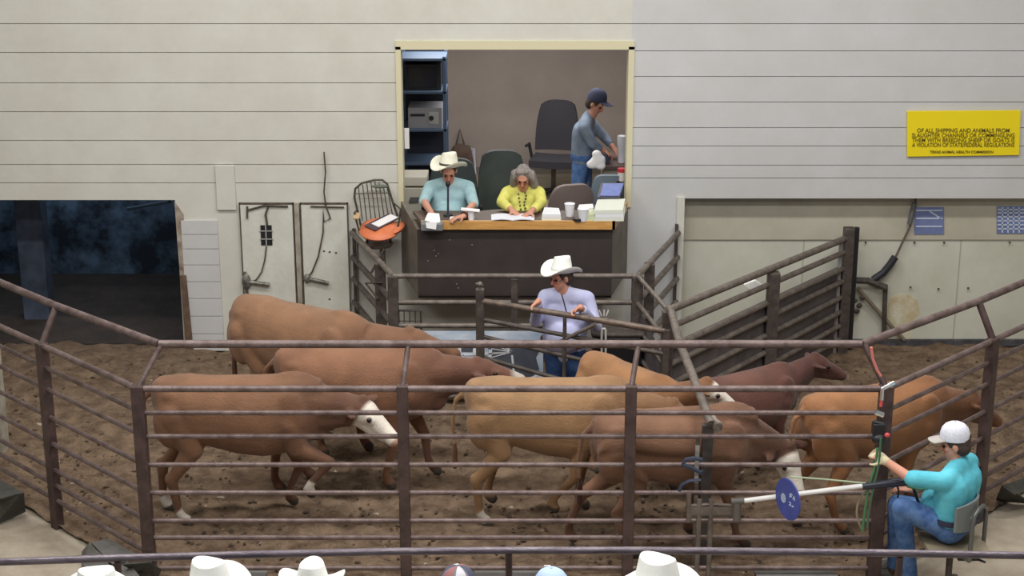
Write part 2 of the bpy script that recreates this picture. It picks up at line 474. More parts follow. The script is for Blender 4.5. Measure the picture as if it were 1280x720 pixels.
# ---- auction office: bay front, floor, walls
YF = 16.2
ZO = 0.93
xb0, xb1 = XY(522, 330, YF), XY(765, 330, YF)
g = G(); zt = ZY(287, YF)
g.slab([(xb0, YF, ZO - 0.03), (xb1, YF, ZO - 0.03), (xb1, YF, zt), (xb0, YF, zt)], (0, 0.05, 0))
g.bb(xb0, xb1, YF + 0.02, YW + 0.1, ZO - 0.06, ZO - 0.005)
bfront = struct('wall_booth_front', g, mat('dark brown booth panel', (66, 58, 56), 0.5, c2=(56, 49, 48), scale=3))
g = G()
for x, y in ((543, 313), (545, 320), (535, 326), (548, 317), (590, 306), (571, 355), (573, 360), (562, 300)): g.ell(PY(x, y, YF - .002), (.006, .003, .005), n=6, m=4)
build('paint_flecks', g, mat('pale fleck', (168, 162, 156), 0.7), bfront)
M_side = mat('grey brown booth side', (122, 116, 106), 0.7, c2=(100, 94, 84), scale=3)
for nm, xa, xw in (('wall_booth_left', xb0, XL), ('wall_booth_right', xb1, XR)):
    g = G(); g.slab([(xa, YF, ZO - 0.03), (xw, YW, ZO - 0.03), (xw, YW, zt + (0.09 if xa < 0 else -0.01)), (xa, YF, zt)], (0.03 if xa < 0 else -0.03, 0.02, 0)); struct(nm, g, M_side)
g = G(); g.bb(xb0 + 0.08, xb0 + 0.5, YF + 0.02, YW, ZO - 0.3, ZO - 0.06)
g = G(); g.bb(XL + 0.0, XR - 0.0, YW, YW + 0.2, 0.94, 1.0); struct('trim_12', g, M_side)
g = G(); g.bb(XL + .02, XR - .02, YW - 0.05, YW + .26, ZO - 0.05, ZO); g.bb(-2.4, 2.65, YW + .26, 21.8, ZO - 0.06, ZO); struct('office_floor', g, mat('office carpet', (150, 140, 126), 0.9, c2=(134, 124, 110), scale=5))
M_off = mat('taupe office wall', (168, 157, 150), 0.8, c2=(158, 148, 142), scale=1.5)
g = G(); g.bb(-2.4, 2.65, 21.6, 21.75, ZO, 3.6); struct('wall_office_back', g, M_off)
g = G(); g.bb(-2.4, -2.25, YW + 0.32, 21.6, ZO, 3.6); struct('wall_office_left', g, M_off)
g = G(); g.bb(2.5, 2.65, YW + 0.48, 21.6, ZO, 3.6); struct('wall_office_right', g, M_off)
g = G(); g.bb(-2.4, 2.65, YW + 0.2, 21.75, 3.55, 3.65); struct('office_ceiling', g, mat('office ceiling', (225, 224, 220), 0.8))
g = G(); g.bb(-2.25, 2.5, 21.56, 21.6, ZO, ZO + 0.09); struct('baseboard_office', g, mat('office base', (120, 112, 104), 0.7))
g = G(); g.bb(XL - 0.02, XL + 0.035, YW - 0.02, YW + 0.22, ZO + 0.7, OH); struct('trim_13', g, mat('jamb cream', (214, 208, 176), 0.6))
g = G(); g.bb(XR - 0.03, XR + 0.03, YW - 0.02, YW + 0.22, ZO + 0.7, OH); struct('trim_14', g, MATS['jamb cream'])
g = G(); g.bb(XL - 0.02, XR + 0.03, YW - 0.02, YW + 0.22, OH - 0.03, OH + 0.06); struct('trim_15', g, MATS['jamb cream'])
# concrete wall under the booth reads as part of the back wall; the main hall ceiling
g = G(); g.bb(-14, 14, -4, 24, 7.65, 7.8); struct('ceiling_hall', g, mat('hall ceiling', (206, 206, 204), 0.8))
g = G(); g.bb(-12.2, -12, -4, 24, -.02, 7.65); struct('wall_left', g, M_wall)
g = G(); g.bb(12, 12.2, -4, 24, -.02, 7.65); struct('wall_right', g, M_wall)

# ---- counter top with an oak edge
ct = thing('counter', 'long auction counter with an oak front edge and dark top above the brown booth panel', 'counter', (0, YF + 0.3, ZY(287, YF)))
z0, z1 = ZY(287, YF - 0.06), ZY(276.5, YF - 0.06)
ya = YF - 0.06
g = G(); xa, xb = XY(526, 280, ya), XY(769, 280, ya)
g.slab([(xa, ya, z0), (xb, ya, z0), (xb, ya, z1), (xa, ya, z1)], (0, 0.035, 0))
pr = V((XY(784, 270, 16.95), 16.95, z0)); g.slab([(xb, ya, z0), pr, pr + V((0, 0, z1 - z0)), (xb, ya, z1)], (-0.03, 0.0, 0))
build('front_edge', g, mat('oak edge', (214, 164, 96), 0.45, c2=(190, 140, 78), scale=6, stretch=(1, 8, 8)), ct, smooth=0)
g = G(); g.slab([(xa - 0.0, ya + .036, z1 - 0.04), (xb - .03, ya + .036, z1 - 0.04), (XR - 0.16, 16.58, z1 - 0.04), (XL + 0.16, 16.58, z1 - 0.04)], (0, 0, 0.036))
build('counter_top', g, mat('dark counter top', (96, 80, 68), 0.5, c2=(78, 64, 56), scale=4), ct, smooth=0)
g = G()
for x in (xa + .35, 0.0, xb - .35): g.slab([(x, ya + .07, z1 - .05), (x, 16.5, z1 - .05), (x, ya + .07, ZO + 0.01)], (0.03, 0, 0))
build('bracket', g, M_dark, ct, smooth=0)
ZT = z1 - 0.004   # top of counter

# ================================================================ fences
def fence(name, label, group=None, base=(0, 0, 0), cat='fence'): return thing(name, label, cat, base, group)
def rail(parent, pts, r=0.02, m=None, name='rail', n=10):
    g = G(); g.tube(pts, r, n); return build(name, g, m or M_pipe, parent)
def post(parent, x, y, z0, z1, r=0.042, m=None, top=True):
    g = G(); g.box((x, y, (z0 + z1) / 2), (2 * r, 2 * r, z1 - z0)); return build('post', g, m or M_post, parent, smooth=0, bevel=0.008)
RZ = [ZY(y, FY) for y in (486, 516, 545.5, 581, 616, 651, 672, 710)]
SZ = [RZ[0], 1.42, 1.23, 0.985, 0.75, 0.515, 0.375, 0.235]
TOPZ = 1.905
IN = 0.16
# front run
ff = fence('ring_fence', 'brown steel pipe fence across the front of the ring with nine rails', 'ring fence runs', (0, FY, 0))
px_posts = [(503, 0), (789, 0)]
fx = [-CX] + [XY(p, 486, FY) for p, _ in px_posts] + [CX]
for z in RZ:
    rr = 0.0195 if z != RZ[0] else 0.026
    for a, b2 in zip(fx[:-1], fx[1:]): rail(ff, [(a, FY, z), (b2, FY, z)], rr)
CXT = XY(1077, 434, FY + IN) ; CXL = XY(199, 434, FY + IN)
for a, b2 in zip([CXL, fx[1] + .04, fx[2] + .06], [fx[1] + .04, fx[2] + .06, CXT]): rail(ff, [(a, FY + IN, TOPZ), (b2, FY + IN, TOPZ)], 0.031, name='top_rail')
for i in (1, 2):
    post(ff, fx[i], FY, -0.02, RZ[0] + 0.03)
    g = G(); g.tube([(fx[i], FY, RZ[0]), (fx[i] + (.04 if i == 1 else .06), FY + IN, TOPZ)], 0.022); build('leaning_stub', g, M_pipe, ff)
post(ff, -CX, FY, -0.02, RZ[0] + 0.03, 0.046); post(ff, CX, FY, -0.02, RZ[0] + 0.03, 0.05)
g = G(); g.tube([(-CX, FY, RZ[0]), (CXL + .02, FY + IN, TOPZ)], 0.022); build('leaning_stub', g, M_pipe, ff)
g = G(); g.tube([(CX, FY, RZ[0]), (CXT + .02, FY + IN, TOPZ)], 0.026); build('leaning_stub', g, M_post, ff)
# wings
def wing(sgn, label, posts):
    f = fence('ring_fence', label, 'ring fence runs', (sgn * CX, FY, 0))
    L = 2.9
    dx, dy = sgn * math.cos(PI / 4), math.sin(PI / 4)
    def q(t, z, inn=0): return V((sgn * CX + dx * t - sgn * 0.707 * inn, FY + dy * t + 0.707 * inn, z))
    ts = [0] + posts + [L]
    for z in SZ:
        for a, b2 in zip(ts[:-1], ts[1:]): rail(f, [q(a + 0.03, z), q(b2 + (0.03 if b2 == L else -0.0), z)], 0.0195 if z != SZ[0] else 0.026)
    start = V((CXL if sgn < 0 else CXT, FY + IN, TOPZ))
    pts = [start] + [q(t, TOPZ, IN) for t in posts] + [q(L, TOPZ, IN)]
    for a, b2 in zip(pts[:-1], pts[1:]): rail(f, [a, b2], 0.031, name='top_rail')
    for t in posts + [L]:
        p = q(t, 0)
        g = G(); g.box((p.x, p.y, SZ[0] / 2), (0.085, 0.085, SZ[0] + 0.05), Matrix.Rotation(PI / 4, 3, 'Z')); build('post', g, M_post, f, smooth=0, bevel=0.008)
        g = G(); g.tube([q(t, SZ[0]), q(t, TOPZ, IN)], 0.026 if sgn < 0 else 0.03); build('leaning_stub', g, M_pipe if sgn < 0 else M_post, f)
    return f
wing(-1, 'brown steel pipe fence angling away from the left front corner of the ring', [1.41])
wing(1, 'brown steel pipe fence angling away behind the seated man in turquoise', [1.58])

# foreground rail before the seats: a gentle arc
fr = fence('seating_rail', 'thick purple-grey pipe railing running along the bottom before the spectators', None, (0, 9.0, 0), 'railing')
pts = []
for px, py, Y in ((-60, 706, 9.0), (0, 703, 9.0), (147, 698, 9.0), (320, 693.5, 9.0), (480, 690, 9.0), (636, 688.5, 9.0), (800, 688.5, 9.0), (960, 690, 9.0), (1125, 692, 9.0), (1280, 695, 9.0), (1340, 697, 9.0)):
    pts.append(PY(px, py - 0.5, Y))
M_front = mat('purple grey pipe', (124, 116, 124), 0.35, 0.4, c2=(84, 76, 86), scale=8, bump=0.15, stretch=(0.6, 3, 3))
rail(fr, pts, 0.0235, M_front, 'top_rail', 14)
for px, py in ((147, 700), (636, 691), (1125, 694)):
    p = PY(px, py + 2, 9.0); g = G(); g.tube([(p.x, 9.0, 0), (p.x, 9.0, p.z)], 0.021, 12); build('post', g, M_post, fr)
rail(fr, [p - V((0, 0, 0.62)) for p in pts], 0.018, M_front, 'lower_rail', 10)

# ---- pen for the ringman under the booth
YP = 15.4
pf = fence('pen_fence', 'grey pipe rails crossing in front of the brown auction booth', 'inner pen fences', (0, YP, 0))
xa, xb = XY(491, 345, YP), XY(797, 345, YP)
PZs = [ZY(y, YP) for y in (345, 378, 407)] + [0.58, 0.34, 0.1]
for z in PZs: rail(pf, [(xa, YP, z), (xb, YP, z)], 0.026, M_pipe2)
post(pf, xa, YP, 0, PZs[0] + .01, 0.05, M_dark); post(pf, XY(643, 345, YP), YP, 0, PZs[0] - .02, 0.035, M_dark); post(pf, xb, YP, 0, PZs[0] + .01, 0.055, M_dark)
lf = fence('stair_fence', 'dark pipe fence from the white door back to the left end of the pen rails', 'inner pen fences', (xa, 16, 0))
wl = V((xx(441, 300), YW - 0.05, 0))
def along(a, b2, t): return V((a.x + (b2.x - a.x) * t, a.y + (b2.y - a.y) * t, 0))
A0 = V((xa, YP, 0))
for i, z in enumerate(PZs): rail(lf, [A0 + V((0, 0, z)), wl + V((0, 0, z))], 0.03, M_pipe2 if i < 1 else M_dark)
p = along(A0, wl, 0.3); post(lf, p.x, p.y, 0, PZs[0], 0.05, M_dark)
p = along(A0, wl, 0.86); post(lf, wl.x + .02, wl.y, 0, PZs[0] + .05, 0.02, M_dark)
g = G()
q0 = V((xa - 0.08, YP + 0.2, 0))
a3 = PY(478, 353, 15.8); g.tube([a3, PY(457, 354, 15.9), PY(473, 374, 15.8)], 0.014, 6); build('hook', g, M_dark, lf)
g = G(); g.tube([PY(480, 312, 16.2), PY(470, 330, 16.2), PY(464, 341, 16.2)], 0.014, 6); g.tube([PY(447, 300, 16.7), PY(448, 425, 16.7)], 0.01, 6); build('hook', g, M_dark, lf)
rf = fence('stair_fence', 'dark pipe fence from the wall to the right end of the pen rails', 'inner pen fences', (xb, 16, 0))
wr = V((xx(847, 300), YW - 0.05, 0)); B0 = V((xb, YP, 0))
for i, z in enumerate(PZs): rail(rf, [B0 + V((0, 0, z)), wr + V((0, 0, z))], 0.03, M_pipe2)
p = along(B0, wr, 0.28); post(rf, p.x, p.y, 0, PZs[0], 0.05, M_dark)
post(rf, wr.x - .02, wr.y, 0, PZs[0] + .1, 0.018, M_dark)
# node post and short side
YN = 14.0
ND = PY(835, 388, YN); ND.z = 0; ZN = PY(835, 388, YN).z
nf = fence('pen_fence', 'short pipe fence stepping down from the pen rails to the alley corner post', 'inner pen fences', (ND.x, YN, 0))
for i, z in enumerate(PZs):
    rail(nf, [B0 + V((0, 0, z)), ND + V((0, 0, z * ZN / PZs[0]))], 0.022, M_pipe2)
g = G(); e = 0.06
g.slab([B0 + V((0.03, 0, 0.02)), ND + V((-0.02, 0, 0.02)), ND + V((-0.02, 0, 1.0)), B0 + V((0.03, 0, 1.0))], (0.0, 0.02, 0)); build('sheet_panel', g, M_sheet, nf, smooth=0)
post(nf, ND.x, YN, 0, ZN, 0.05, M_dark)

# right alley fence with sheet infill
af = fence('alley_fence', 'dark slatted alley fence with sheet infill running back to the right wall', 'inner pen fences', (ND.x, YN, 0))
FE = PY(1060, 297, 17.0); zf = FE.z; FE.z = 0
rats = [1.0, 0.885, 0.745, 0.635, 0.50, 0.37, 0.25, 0.13]
for i, k in enumerate(rats):
    rail(af, [ND + V((0, 0, ZN * k)), FE + V((0, 0, zf * k))], 0.036 if i == 0 else 0.030, M_pipe2)
g = G(); k = 0.755
g.slab([ND + V((0.02, 0.05, 0.02)), FE + V((0.0, 0.05, 0.02)), FE + V((0, 0.05, zf * k)), ND + V((0.02, 0.05, ZN * k))], (-0.01, 0.03, 0)); build('sheet_panel', g, M_sheet, af, smooth=0)
mid = PY(960, 340, 0.0 + YN + 3.0 * 0.56)
t = 0.545; p = along(ND, FE, t)
post(af, p.x - .01, p.y - .06, 0, ZN + (zf - ZN) * t - 0.03, 0.06, M_dark)
post(af, FE.x + 0.0, FE.y - 0.03, 0, zf + 0.12, 0.055, M_dark)
gg = G(); gg.box((FE.x - 0.09, FE.y - 0.08, (zf) / 2), (0.035, 0.035, zf)); build('post', gg, mat('pale post', (150, 148, 150), 0.5, 0.3), af, smooth=0)
gg = G(); gg.box((FE.x + 0.1, FE.y + 0.05, (zf + .1) / 2), (0.05, 0.05, zf + .1)); build('post', gg, M_black, af, smooth=0)
g = G(); a = PY(932, 354, 15.7); g.slab([PY(930, 356, 15.72), PY(944, 351, 15.72), PY(954, 358, 15.72), PY(938, 362, 15.72)], (0, .02, .01)); build('clip', g, mat('white tape', (225, 225, 222), 0.7), af, smooth=0)

# swing gate that the ringman leans on
YG0, YG1 = 14.8, 13.95
gt = fence('swing_gate', 'grey pipe gate with four sloping bars under the hands of the man in lilac', None, (XY(600, 376, YG0), YG0, 0), 'gate')
def gp(px, t, z): 
    pass
GA = PY(600, 376, YG0); GB = PY(832, 414, YG1)
zs0 = [GA.z, PY(600, 399, YG0).z, PY(602, 420, YG0).z, PY(604, 446, YG0).z, 0.35]
zs1 = [GB.z, GB.z * .83, GB.z * .64, GB.z * .42, 0.25]
for i in range(5):
    rail(gt, [(GA.x, YG0, zs0[i]), (GB.x, YG1, zs1[i])], 0.028 if i == 0 else 0.021, mat('gate pipe', (128, 112, 100), 0.45, 0.25, c2=(84, 74, 70), scale=12) if i == 0 else M_dark)
post(gt, GA.x, YG0, 0, GA.z + 0.12, 0.04, M_dark)
g = G(); g.ell((GA.x, YG0, GA.z + 0.16), (0.03, 0.03, 0.03)); g.tube([(GA.x - .04, YG0, GA.z + .17), (GA.x + .03, YG0, GA.z + .15)], 0.012, 6); build('post_cap', g, M_pipe2, gt)
post(gt, GB.x + .01, YG1, 0, GB.z + .02, 0.03, M_dark)
mk = 0.47; p = GA.lerp(GB, mk)
g = G(); g.tube([(p.x, p.y - .02, GA.z + (GB.z - GA.z) * mk), (p.x, p.y - .02, zs0[4] + (zs1[4] - zs0[4]) * mk)], 0.018, 8); build('upright', g, M_dark, gt)
g = G(); g.tube([PY(679, 432, 14.45), PY(700, 427, 14.42), PY(745, 405, 14.2)], 0.018, 8); build('brace', g, M_pipe2, gt)
g = G(); g.tube([PY(757, 412, 14.95), PY(757, 470, 14.95)], 0.011, 6); g.tube([PY(752, 412, 14.95), PY(752, 470, 14.95)], 0.011, 6); g.tube([PY(752, 411, 14.95), PY(757, 411, 14.95)], 0.011, 6)
solid('white_rod', g, mat('white rod', (214, 212, 208), 0.5), 'pair of slim white rods standing right of the man in lilac', 'rod', (0.85, 14.95, 0))
g = G(); 
for x in (-.035, .0, .03): g.box(PY(755, 395, 14.95) + V((x, 0, .03)), (.012, .012, .06), Matrix.Rotation(x * 12, 3, 'Y'))
g.box(PY(755, 401, 14.95), (.05, .02, .05)); solid('white_tag', g, MATS['white rod'], 'small white forked tag on top of the slim white rods', 'tag', PY(755, 400, 14.95))

# dark equipment box and folding frame behind the gate
c = PY(775, 440, 15.15)
eb = thing('equipment_cart', 'black equipment cart in the pen behind the gate, right of the man in lilac', 'cart', (c.x, 15.15, 0))
g = G(); g.bb(c.x - .27, c.x + .2, 15.0, 15.3, 0.08, 0.86); build('cart_body', g, M_black, eb, smooth=0, bevel=0.02)
g = G(); g.bb(c.x - .29, c.x + .23, 14.98, 15.32, 0.862, 0.9); build('cart_lid', g, M_dark, eb, smooth=0, bevel=0.015)
for sx in (-.2, .15):
    for y in (15.05, 15.25):
        g = G(); g.lathe((c.x + sx - .015, y, 0.04), [(0.04, 0), (0.04, 0.03)], Matrix.Rotation(PI / 2, 3, 'Y'), 14); build('wheel', g, M_blackhose, eb)

# printed banner on the pen fence
bn = thing('banner', 'white and blue printed banner with a grey corral picture hung in the pen', 'banner', (XY(597, 450, 15.3), 15.3, 0.6))
YBn = 15.34
def bp_(x, y, dy=0): return PY(x, y, YBn - dy)
g = G(); g.slab([bp_(518, 414), bp_(679, 414), bp_(679, 480), bp_(518, 480)], (0, 0.006, 0)); build('cloth', g, mat('pale blue print', (226, 234, 246), 0.6, c2=(172, 196, 222), scale=2.2, stretch=(1, 1, 3)), bn, smooth=0)
M_pg = mat('print grey', (92, 100, 112), 0.6, c2=(74, 80, 92), scale=5)
g = G()
g.slab([bp_(x, y, .003) for x, y in ((524, 428), (547, 427), (552, 431), (560, 427), (592, 427), (592, 440), (524, 440))], (0, .002, 0))
g.slab([bp_(x, y, .003) for x, y in ((530, 442), (562, 442), (562, 462), (600, 455), (600, 462), (545, 464), (534, 455))], (0, .002, 0))
g.slab([bp_(x, y, .003) for x, y in ((610, 432), (635, 428), (676, 436), (670, 447), (674, 462), (664, 472), (650, 475), (612, 472))], (0, .002, 0))
build('printed_picture', g, M_pg, bn, smooth=0)
g = G()
def ln(pts, w=0.012):
    for a, b2 in zip(pts[:-1], pts[1:]):
        a, b2 = bp_(*a, .006), bp_(*b2, .006); d, s, u = frame(b2 - a, V((0, 1, 0)))
        g.slab([a - s * w / 2, b2 - s * w / 2, b2 + s * w / 2, a + s * w / 2] if abs(s.y) < .5 else [a - u * w / 2, b2 - u * w / 2, b2 + u * w / 2, a + u * w / 2], (0, .002, 0))
ln([(530, 446), (560, 445), (600, 443), (634, 441)]); ln([(540, 457), (575, 454), (600, 450)]); ln([(553, 445), (554, 459)], .014); ln([(579, 443), (579, 458)], .016); ln([(538, 436), (538, 443)], .03); ln([(572, 434), (572, 445)], .07); ln([(593, 436), (593, 443)], .03)
ln([(613, 437), (611, 467)], .035); ln([(640, 444), (643, 472)], .02)
for k in range(6):
    a = math.radians(165 + k * 12); ln([(640, 440), (640 + 26 * math.cos(a) * 1.0, 440 - 26 * math.sin(a) * -1.0)], .008)
ln([(618, 471), (655, 474), (672, 470)], .012)
build('printed_lines', g, mat('print white', (236, 240, 246), 0.6), bn, smooth=0)
# small wire basket gate at the left end of the pen
g = G(); c0, c1 = PY(498, 388, 15.5), PY(526, 388, 15.5); zb = 0.3
for x in np.linspace(c0.x, c1.x, 5): g.tube([(x, 15.5, zb), (x, 15.5, c0.z)], 0.006, 5)
for z in np.linspace(zb, c0.z, 7): g.tube([(c0.x, 15.5, z), (c1.x, 15.5, z)], 0.006, 5)
g.tube([(c0.x, 15.5, c0.z), (c1.x, 15.5, c0.z), (c1.x, 15.5, 0.0)], 0.013, 6); g.tube([(c0.x, 15.5, c0.z), (c0.x, 15.5, 0.0)], 0.013, 6)
solid('mesh_gate', g, M_dark, 'small dark wire mesh gate behind the left end of the pen rails', 'panel', (c0.x, 15.5, 0))

# sorting gate post at the front with overhead bar
YS = 12.0
sx = XY(880, 560, 11.9)
sg = fence('sorting_gate', 'grey sorting gate post with a long sloping top bar reaching back over the cattle', None, (sx, 11.86, 0), 'gate')
top = PY(889, 530, 11.88); 
g = G(); g.box((sx + .02, 11.88, top.z / 2), (0.085, 0.07, top.z)); build('post', g, mat('gate post grey', (88, 84, 82), 0.5, 0.2, c2=(62, 56, 56), scale=8), sg, smooth=0, bevel=.008)
g = G(); g.box((sx - .055, 11.86, top.z / 2 - .05), (0.03, 0.04, top.z - .1)); build('post', g, M_pipe2, sg, smooth=0)
ndt = V((ND.x + .02, YN - .02, ZN + .02))
rail(sg, [ndt, PY(850, 430, 13.15), PY(866, 470, 12.4), PY(889, 530, 11.82)], 0.036, M_pipe2, 'sloping_bar')
g = G(); g.ell(PY(897, 533, 11.82), (.04, .03, .05)); g.tube([PY(887, 515, 11.9), PY(896, 528, 11.82), PY(898, 540, 11.8)], 0.02, 8); build('knuckle', g, mat('bone grey steel', (160, 150, 140), 0.6, c2=(110, 100, 92), scale=12), sg)
# latch bracket low on the post
g = G(); yq = 11.5
a, b2 = PY(862, 616, yq), PY(925, 612, yq)
g = G()
for py in (632, 638, 645): g.tube([PY(862, py, yq), PY(890, py - 2, yq), PY(918, py, yq)], 0.012, 6)
for px, t0, t1 in ((861, 617, 652), (921, 626, 650)): g.tube([PY(px, t0, yq), PY(px, t1, yq)], 0.02, 8)
g.box(PY(890, 638, yq), (.35, .03, .07)); build('bracket', g, M_pipe2, sg)
g = G()
for off, r in ((0, .013), (2, .01)):
    g.tube([PY(x, y + off, yq) for x, y in ((878, 574), (868, 572), (857, 574), (853, 580), (862, 583), (876, 590), (878, 588))], r, 6)
g.tube([PY(x, y, yq) for x, y in ((876, 600), (862, 601), (852, 606), (849, 614))], 0.014, 6)
build('hose_loop', g, mat('blue black hose', (54, 62, 82), 0.45), sg)
g = G(); g.box(PY(871, 580, yq + .06), (.03, .02, .3)); build('clamp', g, mat('bright steel', (176, 178, 178), 0.35, 0.6), sg, smooth=0)
for sxx in (-.07, .02):
    g = G(); g.tube([(sx + sxx, 11.5, 0), (sx + sxx, 11.5, .75)], 0.02, 8); build('stand_leg', g, M_pipe2, sg)

# pneumatic ram with blue disc
yc = 11.42
ram = thing('pneumatic_ram', 'long white ram rod running along the front fence to the right corner post', 'ram', PY(1010, 616, yc))
g = G(); g.tube([PY(929, 626, yc), PY(1080, 607, yc)], 0.019, 12); build('rod', g, mat('white rod shiny', (238, 238, 238), 0.25), ram)
g = G(); g.tube([PY(1078, 608, yc), PY(1128, 602, yc - .02), PY(1138, 600, yc - .02)], [0.026, 0.035, 0.03], 12); build('cylinder', g, mat('black cylinder', (44, 48, 62), 0.3), ram)
g = G(); g.tube([PY(914, 627, yc), PY(930, 626, yc)], 0.028, 10); g.tube([PY(921, 628, yc), PY(921, 650, yc)], 0.032, 10); build('end_joint', g, mat('joint grey', (96, 92, 88), 0.5), ram)
g = G(); g.tube([PY(988, 596, yc), PY(1030, 599, yc), PY(1082, 604, yc)], 0.0065, 6); build('air_line', g, mat('pale green line', (172, 190, 160), 0.5), ram)
dc = PY(985, 624, yc - .17)
Rd = Matrix.Rotation(math.radians(-66), 3, 'Z') @ Matrix.Rotation(PI / 2, 3, 'X')
ds = thing('round_sign', 'blue round plastic disc with faint white marks threaded on the white rod', 'disc', dc)
g = G()
N = 40; rr = 0.16
for k in range(1): g.lathe(dc, [(rr, -.006), (rr, .006)], Rd, N)
build('disc_plate', g, mat('blue plastic', (74, 84, 158), 0.45, c2=(60, 70, 138), scale=3), ds)
MW = mat('faded white print', (186, 200, 226), 0.6)
g = G()
def onp(u, v, h=.007): return dc + Rd @ V((u, v, h))
def mark(pts, w=0.01):
    for a, b2 in zip(pts[:-1], pts[1:]):
        a = V((*a, 0)); b2 = V((*b2, 0)); d = (b2 - a).normalized(); s = V((-d.y, d.x, 0)) * w / 2
        q = [a - s, b2 - s, b2 + s, a + s]; g.slab([onp(p.x, p.y) for p in q], Rd @ V((0, 0, .002)))
for k in range(9):
    a0 = 2 * PI * k / 9; mark([(-.05 + .03 * math.cos(a0), -.01 + .035 * math.sin(a0)), (-.05 + .012 * math.cos(a0 + 1), -.01 + .014 * math.sin(a0 + 1))], .018)
mark([(.035, .03), (.035, .06), (.065, .06)], .01); mark([(.04, .045), (.06, .045)], .009); mark([(.075, .03), (.085, .06), (.10, .03)], .009)
mark([(.03, -.03), (.05, -.03), (.05, -.01), (.03, -.01)], .009); mark([(.065, -.03), (.09, -.02)], .012)
build('white_marks', g, MW, ds, smooth=0)

# ---------------------------------------------------------------- control column at the right corner
vc = PY(1098, 540, 11.5)
cv = thing('control_valve', 'black valve block with a silver elbow clamped high on the right corner post', 'valve', vc)
g = G(); g.box(PY(1098, 536, 11.5), (.09, .08, .10)); g.ell(PY(1099, 548, 11.48), (.06, .05, .045)); g.tube([PY(1092, 527, 11.5), PY(1105, 531, 11.48)], .02, 8)
build('valve_body', g, M_black, cv, bevel=.006)
g = G(); g.tube([PY(1118, 478, 11.5), PY(1103, 486, 11.5), PY(1102, 500, 11.5)], .016, 8); g.tube([PY(1094, 515, 11.5), PY(1104, 519, 11.5)], .022, 8)
build('silver_elbow', g, mat('chrome', (236, 236, 238), 0.18, 0.9), cv)
g = G(); g.tube([PY(x, y, 11.5) for x, y in ((1089, 434), (1091, 448), (1096, 462), (1101, 470))], .011, 6); build('red_wire', g, mat('salmon wire', (216, 128, 118), 0.5), cv)
g = G(); g.ell(PY(1109, 544, 11.45), (.022, .015, .02)); g.tube([PY(1102, 500, 11.5), PY(1101, 508, 11.5)], .012, 6); build('red_knob', g, mat('red knob', (216, 84, 88), 0.4), cv)
def hose(pts, r, m, label, Y=11.42):
    g = G(); P0 = [PY(x, y, Y) for x, y in pts]
    # smooth the path
    for _ in range(2):
        Q = [P0[0]]
        for a, b2 in zip(P0[:-1], P0[1:]): Q += [a.lerp(b2, .25), a.lerp(b2, .75)]
        P0 = Q + [P0[-1]]
    g.tube(P0, r, 8)
    return solid('air_hose', g, m, label, 'hose', P0[0], 'air hoses at the corner post')
M_gh = mat('green hose', (76, 128, 88), 0.5)
hose([(1097, 560), (1094, 585), (1086, 606), (1081, 640), (1078, 664)], .010, M_gh, 'bright green air hose hanging down the right corner post, inner one')
hose([(1101, 548), (1099, 580), (1092, 608), (1086, 640), (1084, 660)], .008, mat('dark green hose', (72, 108, 80), 0.45), 'darker green air hose hanging beside the bright green one on the corner post', 11.40)
hose([(1086, 612), (1074, 622), (1070, 640), (1074, 655), (1078, 662)], .009, mat('tan hose', (150, 138, 116), 0.5), 'thin tan hose looping left of the corner post', 11.45)
hose([(1138, 600), (1144, 616), (1148, 628), (1152, 636)], .012, M_blackhose, 'black hose dropping from the ram towards the knee of the seated man', 11.40)
hose([(1120, 604), (1124, 614), (1122, 622)], .008, M_blackhose, 'short black loop of hose under the ram cylinder', 11.40)
hose([(1134, 608), (1150, 612), (1160, 611)], .009, M_gh, 'short green hose running right from the ram cylinder to the seated man', 11.38)

# ---------------------------------------------------------------- mats and sheets lying round the ring
M_mat = mat('grey rubber sheet', (112, 110, 108), 0.75, c2=(88, 86, 82), scale=4, bump=0.2)
M_matd = mat('dark rubber sheet', (76, 75, 70), 0.8, c2=(56, 56, 52), scale=6, bump=0.3)
def sheet(label, polys, mats):
    base = PZ(*polys[0][0][:3]) if False else None
    pts0 = [PZ(*p) for p in polys[0]]
    root = thing('bent_sheet', label, 'sheet', (pts0[0].x, pts0[0].y, 0), 'bent grey sheets around the ring')
    for pl, m in zip(polys, mats):
        q = [PZ(*p) for p in pl]
        n = (q[1] - q[0]).cross(q[2] - q[0]).normalized() * 0.012
        g = G(); g.slab(q, n); build('panel', g, m, root, smooth=0)
sheet('bent dark sheet standing at the far left edge of the walkway', [[(-6, 596, .26), (28, 615, .26), (2, 623, .26), (-20, 618, .26)], [(30, 616, .26), (32, 640, .0), (-4, 656, .0), (-4, 622, .26)]], [M_matd, M_matd])
sheet('bent grey sheet under the left wing of the ring fence', [[(114, 678, .16), (135, 673, .16), (178, 697, .16), (140, 704, .16)], [(113, 679, .15), (104, 690, .0), (104, 716, .0), (142, 712, .13)], [(104, 704, .05), (160, 702, .15), (176, 722, .15), (112, 726, .05)]], [M_mat, M_mat, M_mat])
sheet('crumpled dark sheet beside the left front corner post', [[(152, 706, .2), (190, 703, .22), (170, 716, .1), (164, 712, .12)], [(190, 704, .22), (202, 712, .1), (196, 726, .0), (160, 728, .05), (168, 714, .1)]], [M_matd, M_matd])
sheet('flat grey sheet along the fence foot between two white hats', [[(262, 714, .05), (335, 713, .05), (330, 726, .05), (262, 728, .05)]], [M_mat])
sheet('flat grey sheet at the fence foot by the middle rail post', [[(594, 711, .05), (632, 710, .05), (700, 710.5, .05), (706, 722, .05), (590, 724, .05)]], [M_mat])
sheet('flat grey sheet at the fence foot below the blue disc', [[(942, 713, .06), (1040, 712, .06), (1052, 724, .06), (948, 724, .06)], [(942, 713, .06), (946, 713, .06), (950, 722, .0), (944, 722, .0)]], [M_mat, M_matd])
